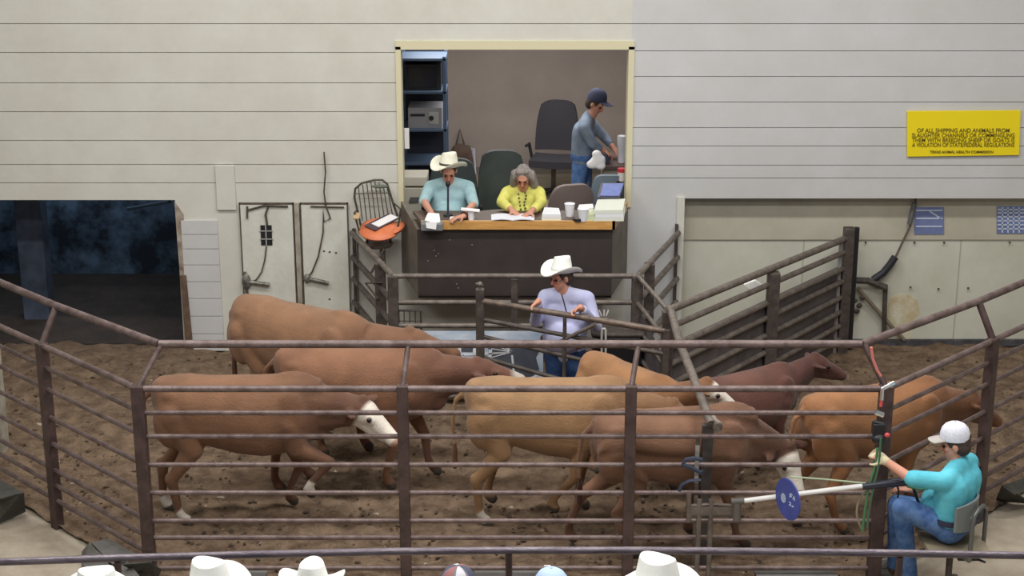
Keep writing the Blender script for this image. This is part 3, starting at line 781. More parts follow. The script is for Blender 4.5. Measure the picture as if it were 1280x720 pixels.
sheet('dark bent sheet at the right edge behind the swivel chair', [[(1252, 607, .28), (1290, 594, .28), (1290, 612, .2), (1268, 618, .2)], [(1252, 607, .28), (1268, 617, .2), (1290, 630, .0), (1244, 626, .0)]], [M_matd, M_matd])
sheet('crumpled grey sheet on the floor at the foot of the right corner post', [[(1090, 703, .1), (1112, 698, .14), (1122, 706, .08), (1098, 712, .05)], [(1098, 712, .05), (1122, 706, .08), (1140, 722, .0), (1100, 728, .0)]], [mat('pale crumpled sheet', (156, 156, 150), 0.7), M_matd])

# ---------------------------------------------------------------- right wall cables and papers
g = G(); g.tube([PY(x, y, YR - .05) for x, y in ((1145, 246), (1144, 256), (1137, 284), (1127, 305), (1119, 322))], .012, 8)
cb = solid('wall_cable', g, mat('grey brown cable', (96, 84, 76), 0.6), 'thin brown cable hanging down the right wall beside a blue paper', 'cable', PY(1145, 246, YR - .05))
g = G(); g.tube([PY(1143, 254, YR - .06), PY(1137, 280, YR - .06)], .028, 8); build('wrapped_end', g, mat('grey wrap', (92, 92, 92), 0.6), cb)
g = G(); P0 = [PY(x, y, YR - .08) for x, y in ((1119, 321), (1113, 330), (1104, 341), (1091, 350))]; g.tube(P0, .04, 10)
solid('wall_hose', g, M_blackhose, 'fat black hose curving down to the bracket on the right wall', 'hose', P0[-1])
br = thing('wall_bracket', 'rusty angle bracket and struts on the right wall by the end of the alley fence', 'bracket', PY(1085, 352, YR - .08))
g = G(); g.tube([PY(1064, 350, YR - .12), PY(1085, 351, YR - .1), PY(1108, 360, YR - .1)], .038, 8); g.tube([PY(1107, 356, YR - .08), PY(1106, 380, YR - .08), PY(1105, 416, YR - .08)], .026, 8); build('angle_arm', g, mat('rust dark', (84, 76, 68), 0.7, c2=(52, 48, 46), scale=14), br)
g = G(); g.tube([PY(1072, 360, YR - .06), PY(1100, 392, YR - .06), PY(1130, 425, YR - .06)], .022, 8); build('strut', g, mat('olive strut', (118, 108, 92), 0.7), br)
g = G()
for x, y in ((1068, 376), (1074, 382), (1071, 389), (1078, 372)): g.ell(PY(x, y, YR - .06), (.035, .02, .03), Matrix.Rotation(x, 3, 'Y'), 8, 5)
build('chain_scraps', g, MATS['rust dark'], br)
M_bp = mat('blue paper', (118, 132, 174), 0.6, c2=(98, 112, 158), scale=5)
M_bw = mat('white ruled line', (196, 206, 226), 0.6)
def bluepaper(x0, y0, x1, y1, label, lines):
    r = thing('blue_paper', label, 'paper', PY((x0 + x1) / 2, y1, YR - .02), 'blue papers on the right wall')
    Y = YR - .03
    g = G(); g.slab([PY(x0, y1, Y), PY(x1, y1, Y), PY(x1, y0, Y), PY(x0, y0, Y)], (0, .006, 0)); build('sheet', g, M_bp, r, smooth=0)
    g = G()
    for l in lines: 
        a, b2 = [PY(*q, Y - .003) for q in l]; d, s, u = frame(b2 - a, V((0, 1, 0)))
        n = V((0, 1, 0)).cross(d) * .007
        g.slab([a - n, b2 - n, b2 + n, a + n], (0, .002, 0))
    build('ruled_lines', g, M_bw, r, smooth=0)
bluepaper(1143, 259, 1180, 293, 'blue paper on the right wall next to the hanging cable', [((1145, 263), (1178, 263)), ((1145, 273), (1178, 273)), ((1145, 283), (1178, 283)), ((1162, 264), (1176, 273))])
bluepaper(1246, 258, 1286, 292, 'blue paper on the right wall at the right edge', [((1247, y), (1285, y)) for y in (262, 266, 271, 276, 281, 286)] + [((x, 259), (x, 291)) for x in (1253, 1260, 1267, 1274, 1281)])

# yellow notice
YS_ = YW - 0.03
ys = thing('yellow_notice', 'bright yellow rectangular regulation notice with dark printed lines on the upper right wall', 'sign', PY(1204, 196, YS_))
g = G(); g.slab([PY(1134, 196, YS_), PY(1274, 194, YS_), PY(1276, 138, YS_), PY(1134, 139, YS_)], (0, .02, 0)); build('board', g, mat('yellow board', (240, 218, 20), 0.5), ys, smooth=0, bevel=.003)
M_txt = mat('olive print', (112, 96, 20), 0.6)
def text(s, px, py, Y, size, m, parent, width=None, name='lettering', align='CENTER'):
    c = bpy.data.curves.new(name, 'FONT'); c.body = s; c.size = size; c.align_x = align; c.extrude = 0.002; c.offset = 0.0006
    o = bpy.data.objects.new(name, c); COL.objects.link(o)
    c.materials.append(m)
    p = PY(px, py, Y) - org_of(parent)
    o.parent = parent; o.location = p; o.rotation_euler = (PI / 2, 0, 0)
    bpy.context.view_layer.update()
    if width: 
        k = width / max(o.dimensions.x, 1e-3); o.scale = (k, 1, 1)
    me = bpy.data.meshes.new_from_object(o.evaluated_get(bpy.context.evaluated_depsgraph_get()))
    nm = o.name; loc_, rot_, sc_ = o.location.copy(), o.rotation_euler.copy(), o.scale.copy()
    bpy.data.objects.remove(o); bpy.data.curves.remove(c)
    o = bpy.data.objects.new(name, me); COL.objects.link(o); o.parent = parent; o.location = loc_; o.rotation_euler = rot_; o.scale = sc_
    return o
wx = XY(1268, 180, YS_) - XY(1140, 180, YS_)
for s, py, k in (('OF ALL SHIPPING AND ANIMALS FROM', 165.5, .9), ('SLAUGHTER CHANNELS OR COMMINGLING', 171.5, 1), ('THEM WITH BREEDING SHEEP OR GOATS IS', 177.5, 1), ('A VIOLATION OF STATE/FEDERAL REGULATIONS', 183.5, 1)):
    text(s, 1204, py, YS_ - .004, .062, M_txt, ys, wx * k)
text('TEXAS ANIMAL HEALTH COMMISSION', 1202, 191.5, YS_ - .004, .04, M_txt, ys, wx * .62)

# ================================================================ cattle
M_coat = vcol_mat('cattle coat', rough=0.75, bump=0.5, bscale=55, mott=0.22, mscale=4.5, sheen=0.15)
M_eye = mat('dark eye', (24, 18, 16), 0.15)
def cow(label, loc, yaw, s=1.0, base=(140, 100, 70), dark=(96, 58, 42), neck=25, ny=0, head=-35, hy=0, hind=((0, 0), (0, 0)), fore=((0, 0), (0, 0)),
        face='plain', feet=(), darkness=0.0, lift=0.0, spread=1.0, tail=0.0):
    """hind/fore: (swing, knee bend) in degrees for the left and right leg; positive swing is forward"""
    root = thing('cow', label, 'cow', loc, 'cattle in the ring')
    Rz = Matrix.Rotation(yaw, 3, 'Z')
    T = lambda p: Rz @ (V(p) * s) + V(loc)
    g = G()
    # trunk
    secs = [(-.80, 1.13, .09, .11), (-.74, 1.08, .19, .21), (-.62, 1.03, .255, .27), (-.48, 1.01, .275, .30), (-.30, .965, .275, .325), (-.05, .93, .30, .36),
            (.18, .915, .305, .375), (.36, .93, .275, .37), (.50, .955, .235, .345), (.62, .985, .19, .30), (.72, 1.02, .14, .23)]
    rings = []
    for x, z, hw, hh in secs:
        r = []
        for j in range(28):
            a = 2 * PI * j / 28; ca, sa = math.cos(a), math.sin(a)
            e = 0.86
            yy = math.copysign(abs(ca) ** e, ca) * hw * (1 - 0.12 * max(0, sa)); z2 = math.copysign(abs(sa) ** e, sa) * hh
            r.append(V((x, yy, z + z2)))
        rings.append(r)
    g2 = G(); g2.loft(rings)
    g2.ell((-.60, .17, 1.16), (.10, .06, .07)); g2.ell((-.60, -.17, 1.16), (.10, .06, .07))      # hip bones
    g2.ell((.46, 0, 1.26), (.20, .08, .07)); g2.ell((.66, 0, .80), (.13, .10, .14))             # withers, brisket
    g2.ell((.44, .20, .98), (.15, .07, .24)); g2.ell((.44, -.20, .98), (.15, .07, .24))         # shoulders
    g2.ell((-.62, .16, .92), (.17, .11, .26)); g2.ell((-.62, -.16, .92), (.17, .11, .26))       # thighs
    hooves = []; ends = []
    def rot(l, a): a = math.radians(a); return V((math.sin(a) * l, 0, -math.cos(a) * l))
    for side in (0, 1):
        y = (.155 if side == 0 else -.155) * spread
        sw, bd = hind[side]
        p = V((-.60, y, .99)); r = [.155, .105, .055, .041, .046, .052]
        q1 = p + rot(.37, 22 + sw); q2 = q1 + rot(.36, -36 + sw - bd * .6); q3 = q2 + rot(.31, 6 + sw - bd); q4 = q3 + rot(.10, 26 + sw - bd * 1.2)
        g2.cap(p, q1, .15, .105); g2.cap(q1, q2, .10, .052); g2.cap(q2, q3, .055, .038); g2.cap(q3, q4, .044, .042); g2.ell(q2 + V((-.02, 0, .01)), (.05, .045, .065))
        h = q4 + V((.02, 0, -.01)); g2.cap(h + V((.0, 0, .02)), h + V((.025, 0, -.02)), .046, .054); hooves.append(h); ends.append((q3, h))
        sw, bd = fore[side]
        p = V((.42, y * 1.05, .90)); q1 = p + rot(.26, -18 + sw); q2 = q1 + rot(.32, 4 + sw + bd * .35); q3 = q2 + rot(.25, 0 + sw - bd); q4 = q3 + rot(.10, 22 + sw - bd * 1.2)
        g2.cap(p, q1, .13, .092); g2.cap(q1, q2, .088, .052); g2.ell(q2, (.054, .05, .06)); g2.cap(q2, q3, .048, .036); g2.cap(q3, q4, .042, .040)
        h = q4 + V((.02, 0, -.01)); g2.cap(h + V((.0, 0, .02)), h + V((.025, 0, -.02)), .044, .052); hooves.append(h); ends.append((q3, h))
    # neck and head
    n0 = V((.56, 0, 1.05)); na = math.radians(neck); nyr = math.radians(ny)
    nd = V((math.cos(na) * math.cos(nyr), math.cos(na) * math.sin(nyr), math.sin(na)))
    n1 = n0 + nd * .50
    g2.cap(n0, n1, .20, .115); g2.cap(n0 + V((.02, 0, -.13)), n1 + V((0, 0, -.07)), .17, .085)
    ha = math.radians(head); hyr = nyr + math.radians(hy)
    hd = V((math.cos(ha) * math.cos(hyr), math.cos(ha) * math.sin(hyr), math.sin(ha)))
    _, hs, hu = frame(hd)
    H = lambda f, sd, u: n1 + hd * f + hs * sd + hu * u
    RH = Matrix((hd, hs, hu)).transposed()
    g2.ell(H(.06, 0, .01), (.14, .115, .12), RH); g2.cap(H(.10, 0, .015), H(.38, 0, -.02), .098, .068); g2.ell(H(.41, 0, -.03), (.075, .08, .068), RH)
    g2.cap(H(.05, 0, -.09), H(.34, 0, -.075), .075, .045); g2.ell(H(.15, .075, .03), (.06, .045, .045), RH); g2.ell(H(.15, -.075, .03), (.06, .045, .045), RH)
    g2.ell(H(-.02, 0, .10), (.05, .06, .05), RH)
    for k in (1, -1):
        Re = RH @ Matrix.Rotation(k * math.radians(-18), 3, 'Z') @ Matrix.Rotation(k * math.radians(15), 3, 'X')
        g2.ell(H(.0, k * .20, .02), (.052, .115, .026), Re, 14, 9)
    # tail
    tp = [V((-.80, 0, 1.17)), V((-.89, .01, 1.08)), V((-.92 - tail * .1, .02 + tail * .05, .85)), V((-.90 - tail * .25, .03 + tail * .08, .60)), V((-.90 - tail * .3, .03 + tail * .1, .42))]
    for a, b2, ra, rb in zip(tp[:-1], tp[1:], (.035, .027, .022, .03), (.027, .022, .024, .034)): g2.cap(a, b2, ra, rb, 8)
    zmin = min(h.z for h in hooves) - .045
    sh = V((0, 0, -zmin + 0.01 / s + lift))
    g.v = [T(p + sh) for p in g2.v]; g.f = g2.f
    inv = np.array(Rz.transposed())
    bs, dk = np.array(lin(base)), np.array(lin(dark)); white = np.array(lin((226, 218, 206))); pink = np.array(lin((196, 156, 136))); hoofc = np.array(lin((70, 62, 56)))
    def colfn(co):
        l = ((co - np.array(loc)) @ inv.T) / s - np.array(sh)
        n = pnoise(l, 7, 1) * .5 + pnoise(l, 17, 2) * .25
        # coat darkens towards neck, shoulder and lower leg as the breed's own colouring
        k = np.clip((l[:, 0] - .25) / .6, 0, 1) * .55 + np.clip((.55 - l[:, 2]) / .5, 0, 1) * .35 + darkness + n * .28
        k = np.clip(k, 0, 1)[:, None]
        c = bs * (1 - k) + dk * k
        t, d = seg_t(l, np.array(n1), np.array(n1 + hd * .45))
        tt = t * .45
        onhead = (d < .19) & (t > -.05)
        def mixc(c, col, w): w = np.clip(w, 0, 1)[:, None]; return c * (1 - w) + np.array(col) * w
        if face == 'white':
            c = mixc(c, white, np.where(onhead & (d < .155), np.clip((tt - .03 + n * .05) / .04, 0, 1), 0))
            side_ = np.abs((l - np.array(n1)) @ np.array(hs))
            c = mixc(c, dk, np.where(onhead, np.clip((side_ - .12) / .02, 0, 1), 0))
            eyep = [np.array(H(.15, kk * .10, .035)) for kk in (1, -1)]
            for e in eyep: c = mixc(c, dk * 1.2, np.clip((.034 - np.linalg.norm(l - e, axis=1)) / .012, 0, 1))
        elif face == 'blaze':
            up = (l - np.array(n1)) @ np.array(hu); side_ = np.abs((l - np.array(n1)) @ np.array(hs))
            c = mixc(c, white, np.where(onhead & (up > -.02), np.clip((.085 - side_ + n * .02) / .02, 0, 1), 0))
        elif face == 'pale':
            c = mixc(c, white * .6, np.where(onhead, np.clip((tt - .28 + n * .06) / .08, 0, 1), 0))
        c = mixc(c, pink if face != 'plain' else dk * 1.3, np.where(onhead, np.clip((tt - .42) / .02, 0, 1), 0))
        for i, (a, b2) in enumerate(ends):
            tq, dq = seg_t(l, np.array(a), np.array(b2)); near = dq < .075
            if i in feet: c = mixc(c, white * .9, np.where(near, np.clip((tq + .15 + n * .2) / .15, 0, 1), 0))
            c = mixc(c, hoofc, np.where(near, np.clip((tq - .9) / .08, 0, 1), 0))
        tq, dq = seg_t(l, np.array(tp[3]), np.array(tp[4])); c = mixc(c, dk * .8, np.where(dq < .06, 1.0, 0))
        return c
    body = skin_obj('body', g, M_coat, root, .0165 * max(s, .9), it=9, colfn=colfn)
    for k in (1, -1):
        e = H(.15, k * .106, .035) + sh
        ge = G(); ge.ell(T(e), (.022 * s,) * 3); build('eye', ge, M_eye, root)
    return root

def at_y(px, Y): return XY(px, 470, Y)
cow('tan brown cow at the back left with its high rump towards the white doors', (-1.90, 14.30, 0), math.radians(-31), 1.0, (144, 108, 81), (108, 74, 56), neck=2, head=-14, ny=26, hy=10, hind=((-4, 0), (10, 4)), fore=((8, 0), (-6, 10)), darkness=.1)
cow('long reddish brown cow whose pale muzzle reaches towards the corral banner', (-1.30, 13.42, 0), math.radians(1), .94, (138, 99, 74), (80, 48, 42), neck=0, head=-12, hy=8, hind=((6, 6), (-12, 0)), fore=((18, 12), (-10, 6)), face='pale', darkness=.15)
cow('brown cow at front left with a white face and a front leg lifted', (-2.24, 12.76, 0), math.radians(2), .92, (132, 96, 71), (80, 51, 42), neck=-10, head=-34, hy=-22, hind=((-10, 0), (2, 0)), fore=((6, 30), (34, 75)), face='white', feet=(0, 2, 3), darkness=.12)
cow('large yellowish tan cow in the middle of the ring with a hind leg lifted', (.34, 12.73, 0), math.radians(0), .91, (154, 120, 86), (114, 78, 55), neck=-8, head=-40, hind=((30, 50), (-2, 0)), fore=((-8, 0), (-22, 22)), darkness=.0, feet=(2,))
cow('dull brown cow right of the centre post with its pale face held low', (1.33, 12.19, 0), math.radians(9), .88, (132, 97, 75), (76, 47, 40), neck=-28, head=-58, hy=-58, hind=((-16, 10), (8, 0)), fore=((-14, 8), (12, 0)), face='white', darkness=.12)
cow('orange tan cow with a white face whose muzzle passes under the sloping bar', (1.07, 13.51, 0), math.radians(-50), .78, (154, 112, 76), (108, 70, 48), neck=30, head=-30, ny=12, hy=34, hind=((0, 0), (8, 0)), fore=((4, 0), (-8, 0)), face='white')
cow('dark red cow before the slatted alley fence with its head raised', (2.05, 13.50, 0), math.radians(32), .75, (110, 74, 64), (75, 43, 38), neck=18, head=-22, hy=-20, hind=((4, 0), (-8, 0)), fore=((-4, 0), (8, 0)), darkness=.25)
cow('orange cow at the right behind the angled fence with its dark head lowered', (3.02, 12.70, 0), math.radians(22), .88, (152, 106, 70), (94, 57, 41), neck=-10, head=-30, hind=((-8, 0), (10, 0)), fore=((10, 0), (-12, 0)), darkness=.04)
# ================================================================ people
M_skin = vcol_mat('skin', rough=0.55, bump=0.1, bscale=90, mott=0.08, mscale=12)
SKIN = (206, 150, 128)
def cloth(name, c, c2=None, bump=0.14): return mat(name, c, 0.85, c2=c2 or tuple(int(x * .86) for x in c), scale=9, bump=bump, bscale=16, spec=0.2)
def hand_parts(g, w, d, n, side, curl=40, k=1.0, spread=4):
    """w wrist, d along the hand, n palm normal, side +1: thumb towards n x d"""
    d = V(d).normalized(); n = V(n); n = (n - d * n.dot(d)).normalized(); s = n.cross(d) * side
    R = Matrix((d, s, n)).transposed()
    g.ell(w + d * .050 * k, (.056 * k, .040 * k, .018 * k), R); g.cap(w, w + d * .03 * k, .024 * k, .026 * k, 10)
    for i, (off, L) in enumerate(((.031, .072), (.011, .082), (-.010, .076), (-.030, .060))):
        p = w + (d * .092 + s * off) * k
        a = math.radians(curl * .45); dirv = (d * math.cos(a) + n * math.sin(a) + s * (off * spread * .6)).normalized()
        r = .0098 * k
        for j, f in enumerate((.46, .30, .24)):
            q = p + dirv * L * f * k; g.cap(p, q, r, r * .92, 8); p = q; r *= .92
            a += math.radians(curl * .8); dirv = d * math.cos(a) + n * math.sin(a)
    p = w + (d * .025 + s * .030) * k; dirv = (s * .75 + d * .6 + n * .25).normalized()
    q = p + dirv * .045 * k; g.cap(p, q, .014 * k, .011 * k, 8); q2 = q + (d * .8 + s * .25 + n * .45).normalized() * .035 * k; g.cap(q, q2, .011 * k, .009 * k, 8)
def head_parts(g, c, f, u, k=1.0, beard=False):
    f = V(f).normalized(); _, s, u2 = frame(f, V(u).normalized()); R = Matrix((f, s, u2)).transposed()
    A = lambda x, y, z: c + (f * x + s * y + u2 * z) * k
    g.ell(A(-.012, 0, .03), (.098 * k, .077 * k, .095 * k), R); g.ell(A(.022, 0, -.045), (.068 * k, .060 * k, .078 * k), R)
    g.ell(A(.05, 0, -.092), (.035 * k, .036 * k, .025 * k), R)
    g.cap(A(.086, 0, .018), A(.108, 0, -.028), .011 * k, .016 * k, 8); g.ell(A(.075, 0, .035), (.02 * k, .05 * k, .012 * k), R)
    g.ell(A(.082, 0, -.062), (.014 * k, .028 * k, .010 * k), R)
    for t in (1, -1): g.ell(A(-.008, t * .080, -.005), (.020 * k, .010 * k, .034 * k), R); g.ell(A(.055, t * .035, -.018), (.028 * k, .024 * k, .02 * k), R)
    return A, R
def cowboy_hat(parent, c, f, u, k=1.0, m=None, band=None, curl=.075, name='hat'):
    """c: centre of the brim opening"""
    f = V(f).normalized(); _, s, u = frame(f, V(u).normalized())
    B = lambda x, y, z: V(c) + (f * x + s * y + u * z) * k
    def crown(a, t):   # t 0..1 from brim to top
        rx, ry = .102 * (1 - .22 * t ** 2), .084 * (1 - .30 * t ** 1.6)
        return rx * math.cos(a), ry * math.sin(a)
    g = G(); N = 40; rings = []
    # brim underside from the edge inwards, crown outside up and over, closed inside
    def brim(a, q):
        ca, sa = math.cos(a), math.sin(a)
        ex, ey = .102 + (.205 - .102) * q, .084 + (.178 - .084) * q
        z = curl * (abs(sa) ** 2.2) * q ** 1.4 - .022 * abs(ca) ** 3 * q ** 1.5
        y = ey * sa * (1 - .10 * q * abs(sa))
        return ex * ca, y, z
    for q in (0.0, .35, .7, 1.0): rings.append([B(*(V(brim(2 * PI * j / N, q)) + V((0, 0, -.004)))) for j in range(N)])
    for q in (1.0, .7, .35, .05): rings.append([B(*(V(brim(2 * PI * j / N, q)) + V((0, 0, .004)))) for j in range(N)])
    for t in (.2, .45, .7, .9, 1.0):
        rings.append([B(*crown(2 * PI * j / N, t), .015 + .115 * t + (.012 * math.cos(2 * PI * j / N) ** 2 if t > .8 else 0)) for j in range(N)])
    for q in (.72, .4, .12):
        rings.append([B(crown(2 * PI * j / N, 1)[0] * q, crown(2 * PI * j / N, 1)[1] * q, .132 - .030 * (1 - q) * (1.0 - .3 * math.cos(2 * PI * j / N))) for j in range(N)])
    g.loft(rings)
    h = build(name, g, m, parent, smooth=60)
    if band:
        g = G(); g.loft([[B(*(V((crown(2 * PI * j / N, t)[0] * e, crown(2 * PI * j / N, t)[1] * e, .015 + .115 * t))) ) for j in range(N)] for t, e in ((.02, 1.0), (.02, 1.05), (.2, 1.04), (.2, 1.0))], cap=False, closed=True)
        build('hat_band', g, band, h)
    return h
def ball_cap(parent, c, f, u, k=1.0, m=None, m2=None, hole=False, panels=None):
    f = V(f).normalized(); _, s, u = frame(f, V(u).normalized()); R = Matrix((f, s, u)).transposed()
    B = lambda x, y, z: V(c) + (f * x + s * y + u * z) * k
    g = G(); N = 32; rings = []
    prof = [(.98, 0), (1.0, .02), (.97, .05), (.86, .082), (.66, .106), (.40, .120), (.12, .126)]
    for r, z in prof: rings.append([B(.102 * r * math.cos(2 * PI * j / N), .085 * r * math.sin(2 * PI * j / N), z) for j in range(N)])
    g.loft(rings)
    h = build('cap', g, m, parent, smooth=60)
    g = G()
    def vis(uu, v):
        a = (v - .5) * 2.0; x = .085 + .085 * uu * math.cos(a * .75) ; y = math.sin(a) * (.082 - .006 * uu)
        x = .102 * math.cos(a) * (1 - uu) + uu * (.095 + .085 * math.cos(a * 1.1)); z = .012 - .02 * uu - .03 * abs(a) ** 2 * .3
        return B(x, y, z), u
    g.grid(vis, 5, 12, .005 * k); build('visor', g, m2 or m, h)
    g = G(); g.ell(B(0, 0, .127), (.008, .008, .005)); build('button', g, m2 or m, h)
    if panels:
        for pi, pm in enumerate(panels):
            g = G(); a0 = pi * 2 * PI / len(panels); rr = []
            for r, z in prof[1:]: rr.append([B(.1035 * r * math.cos(a0 + q * .16), .0865 * r * math.sin(a0 + q * .16), z + .001) for q in range(6)] + [B(.100 * r * math.cos(a0 + q * .16), .083 * r * math.sin(a0 + q * .16), z - .003) for q in range(5, -1, -1)])
            g.loft(rr); build('panel', g, pm, h)
    if hole:
        g = G(); g.ell(B(-.094, 0, .022), (.016, .032, .02), R); build('strap_opening', g, M_black, h)
    return h
def torso_parts(g, P, grow, belly=0.0, sleeves=None, collar=True, hem=0.0, k=1.0):
    pel, chest, neck = V(P['pelvis']), V(P['chest']), V(P['neck']); s = (V(P['shL']) - V(P['shR'])).normalized(); ax = (chest - pel).normalized()
    fw = s.cross(ax).normalized() * -1
    if fw.dot(V(P['face'])) < 0: fw = -fw
    hw = (V(P['shL']) - V(P['shR'])).length / 2
    lo = pel - ax * hem
    for t in (-1, 1):
        g.cap(lo + s * t * .085, chest + s * t * (hw - .10), .105 + grow, .115 + grow)
    g.cap(lo, chest, .12 + grow, .125 + grow)
    if belly: g.ell(pel + (chest - pel) * .38 + fw * (.05 + belly * .4), (.15 + belly * .3, .13 + belly * .5, .17), Matrix((s, fw, ax)).transposed())
    for q in ('shL', 'shR'): g.cap(neck - (neck - chest) * .12, V(P[q]), .060 + grow, .058 + grow)
    g.cap(V(P['shL']) - s * .01, V(P['shR']) + s * .01, .062 + grow, .062 + grow); g.cap(chest, neck - (neck - chest) * .2, .12 + grow, .07 + grow)
def arm_parts(g, P, S, grow, to=1.0, start=0.0):
    a, b2, c = V(P['sh' + S]), V(P['el' + S]), V(P['wr' + S])
    g.cap(a, b2 if to >= .5 else a.lerp(b2, to * 2), .056 + grow, (.043 if to >= .5 else .05) + grow)
    if to > .5: e = b2.lerp(c, (to - .5) * 2); g.cap(b2, e, .042 + grow, .028 + grow + .004)
def leg_parts(g, P, S, grow, to=1.0):
    s = (V(P['shL']) - V(P['shR'])).normalized() * (1 if S == 'L' else -1)
    hp = V(P['pelvis']) + s * .09; kn, an = V(P['kn' + S]), V(P['an' + S])
    g.cap(hp, kn, .088 + grow, .058 + grow); g.cap(kn, an, .056 + grow, .040 + grow)
def foot(g, P, S):
    an = V(P['an' + S]); t = V(P['to' + S]); g.cap(an + V((0, 0, .0)), an + V((0, 0, -.045)), .046, .045); g.cap(an + V((0, 0, -.048)), t, .046, .036); g.ell(an.lerp(t, .55) + V((0, 0, -.01)), (.06, .045, .035))
def person(label, loc, P, shirt, pants, headwear, hands=None, skin=SKIN, sleeve=.45, belly=0.0, hair=None, hairlen=0, voxel=.0085, shoes=None, legs=True, belt=None, k=1.0, beard=None, extra=None, group=None, hem=.02):
    """P: joints in world space"""
    root = thing('person', label, 'person', loc, group)
    P = {a: V(b2) for a, b2 in P.items()}
    up = P.get('up', V((0, 0, 1)))
    g = G()
    torso_parts(g, P, 0, belly * .5)
    g.cap(P['neck'] - V((0, 0, .05)), P['head'] - V((0, 0, .05)), .062, .054)
    for S in 'LR': arm_parts(g, P, S, 0)
    A, R = head_parts(g, P['head'], P['face'], up)
    for S, sg in (('L', -1), ('R', 1)):
        d, n, curl = (hands or {}).get(S, ((P['wr' + S] - P['el' + S]), V((0, 0, -1)), 35))
        hand_parts(g, P['wr' + S], d, n, sg, curl)
    if legs:
        for S in 'LR': leg_parts(g, P, S, 0); foot(g, P, S)
    sk = np.array(lin(skin)); lip = np.array(lin((176, 100, 92))); red = np.array(lin((200, 118, 100)))
    def colfn(co):
        c = np.tile(sk, (len(co), 1))
        w = np.clip((.022 - np.linalg.norm(co - np.array(A(.094, 0, -.063)), axis=1)) / .008, 0, 1)[:, None]; c = c * (1 - w) + lip * w
        w = np.clip((.06 - np.linalg.norm(co - np.array(A(.09, 0, -.02)), axis=1)) / .05, 0, .6)[:, None]; c = c * (1 - w) + red * w
        return c
    skin_obj('body', g, M_skin, root, voxel, it=3, colfn=colfn)
    for t in (1, -1):
        ge = G(); ge.ell(A(.081, t * .033, .006), (.012, .014, .009), R, 10, 6); build('eye', ge, M_eye, root)
    g = G(); torso_parts(g, P, .016, belly, hem=hem)
    for S in 'LR': arm_parts(g, P, S, .017, sleeve)
    g.cap(P['neck'] - V((0, 0, .03)), P['neck'] + V((0, 0, .012)), .075, .066)
    sh = skin_obj('shirt', g, shirt, root, .012, it=12)
    # collar and front placket
    _, s, u = frame(V(P['face']))
    if legs:
        g = G()
        for S in 'LR': leg_parts(g, P, S, .020)
        ax = (P['chest'] - P['pelvis']).normalized(); s2 = (P['shL'] - P['shR']).normalized()
        g.cap(P['pelvis'] - s2 * .08, P['pelvis'] + s2 * .08, .13, .13); g.cap(P['pelvis'] - s2 * .07 + ax * .05, P['pelvis'] + s2 * .07 + ax * .05, .118, .118)
        skin_obj('trousers', g, pants, root, .012, it=3)
        g = G()
        for S in 'LR':
            an, t = P['an' + S], P['to' + S]; g.cap(an + V((0, 0, -.02)), an + V((0, 0, -.05)), .056, .054); g.cap(an + V((0, 0, -.055)), t + V((0, 0, .004)), .052, .044)
            skin_obj('boot', g, shoes or mat('boot leather', (84, 62, 48), 0.6, c2=(60, 44, 34), scale=9), root, .010, it=2); g = G()
    if belt:
        ax = (P['chest'] - P['pelvis']).normalized(); s2 = (P['shL'] - P['shR']).normalized(); f2 = s2.cross(ax).normalized()
        c0 = P['pelvis'] + ax * .085; N = 36
        rad = lambda a: s2 * math.cos(a) * (.214 + belly * .2) + f2 * math.sin(a) * (.142 + belly * .55)
        if f2.dot(V(P['face'])) < 0: pass
        g = G(); g.loft([[c0 + rad(2 * PI * j / N) * e + ax * h for j in range(N)] for e, h in ((.93, -.02), (1.0, -.02), (1.0, .02), (.93, .02))], cap=False, closed=True)
        build('belt', g, belt, root)
    if hair is not None:
        g = G(); g.ell(A(-.022, 0, .035), (.102, .084, .098), R); g.ell(A(-.05, 0, -.01), (.07, .080, .085), R)
        if hairlen:
            for t in (1, -1): g.cap(A(-.01, t * .085, .04), A(-.005, t * .105, -.07 - hairlen), .046, .050); g.cap(A(.03, t * .03, .108), A(.02, t * .098, .0), .026, .030); g.cap(A(.02, t * .098, .0), A(.02, t * .108, -.10), .030, .03)
            g.cap(A(-.06, 0, .02), A(-.075, 0, -.06 - hairlen), .07, .06); g.cap(A(.03, .04, .11), A(.03, -.04, .11), .03, .03)
        skin_obj('hair', g, hair, root, .010, it=3)
    headwear(root, A, R, P)
    if extra: extra(root, A, P, sh)
    return root

M_straw = mat('white straw', (244, 244, 228), 0.7, c2=(232, 232, 214), scale=20, bump=0.15, bscale=80)
M_felt = mat('white felt', (248, 250, 246), 0.75, c2=(238, 241, 236), scale=8)
M_band = mat('dark hat band', (62, 56, 50), 0.6)
M_jean = cloth('blue denim', (104, 136, 182), (62, 94, 148)); M_jean2 = cloth('dark denim', (58, 84, 128), (40, 60, 98))
M_greyhair = mat('grey hair', (172, 164, 160), 0.8, c2=(128, 120, 118), scale=14, bump=0.6, bscale=50, stretch=(3, 3, .6))
M_darkhair = mat('brown grey hair', (76, 62, 56), 0.8, c2=(56, 46, 42), scale=14, bump=0.5, bscale=50)

def cap_hat(f, up, k, m, band, dz=.055, curl=.075):
    def fn(root, A, R, P): cowboy_hat(root, A(-.01, 0, dz), f, up, k, m, band, curl)
    return fn

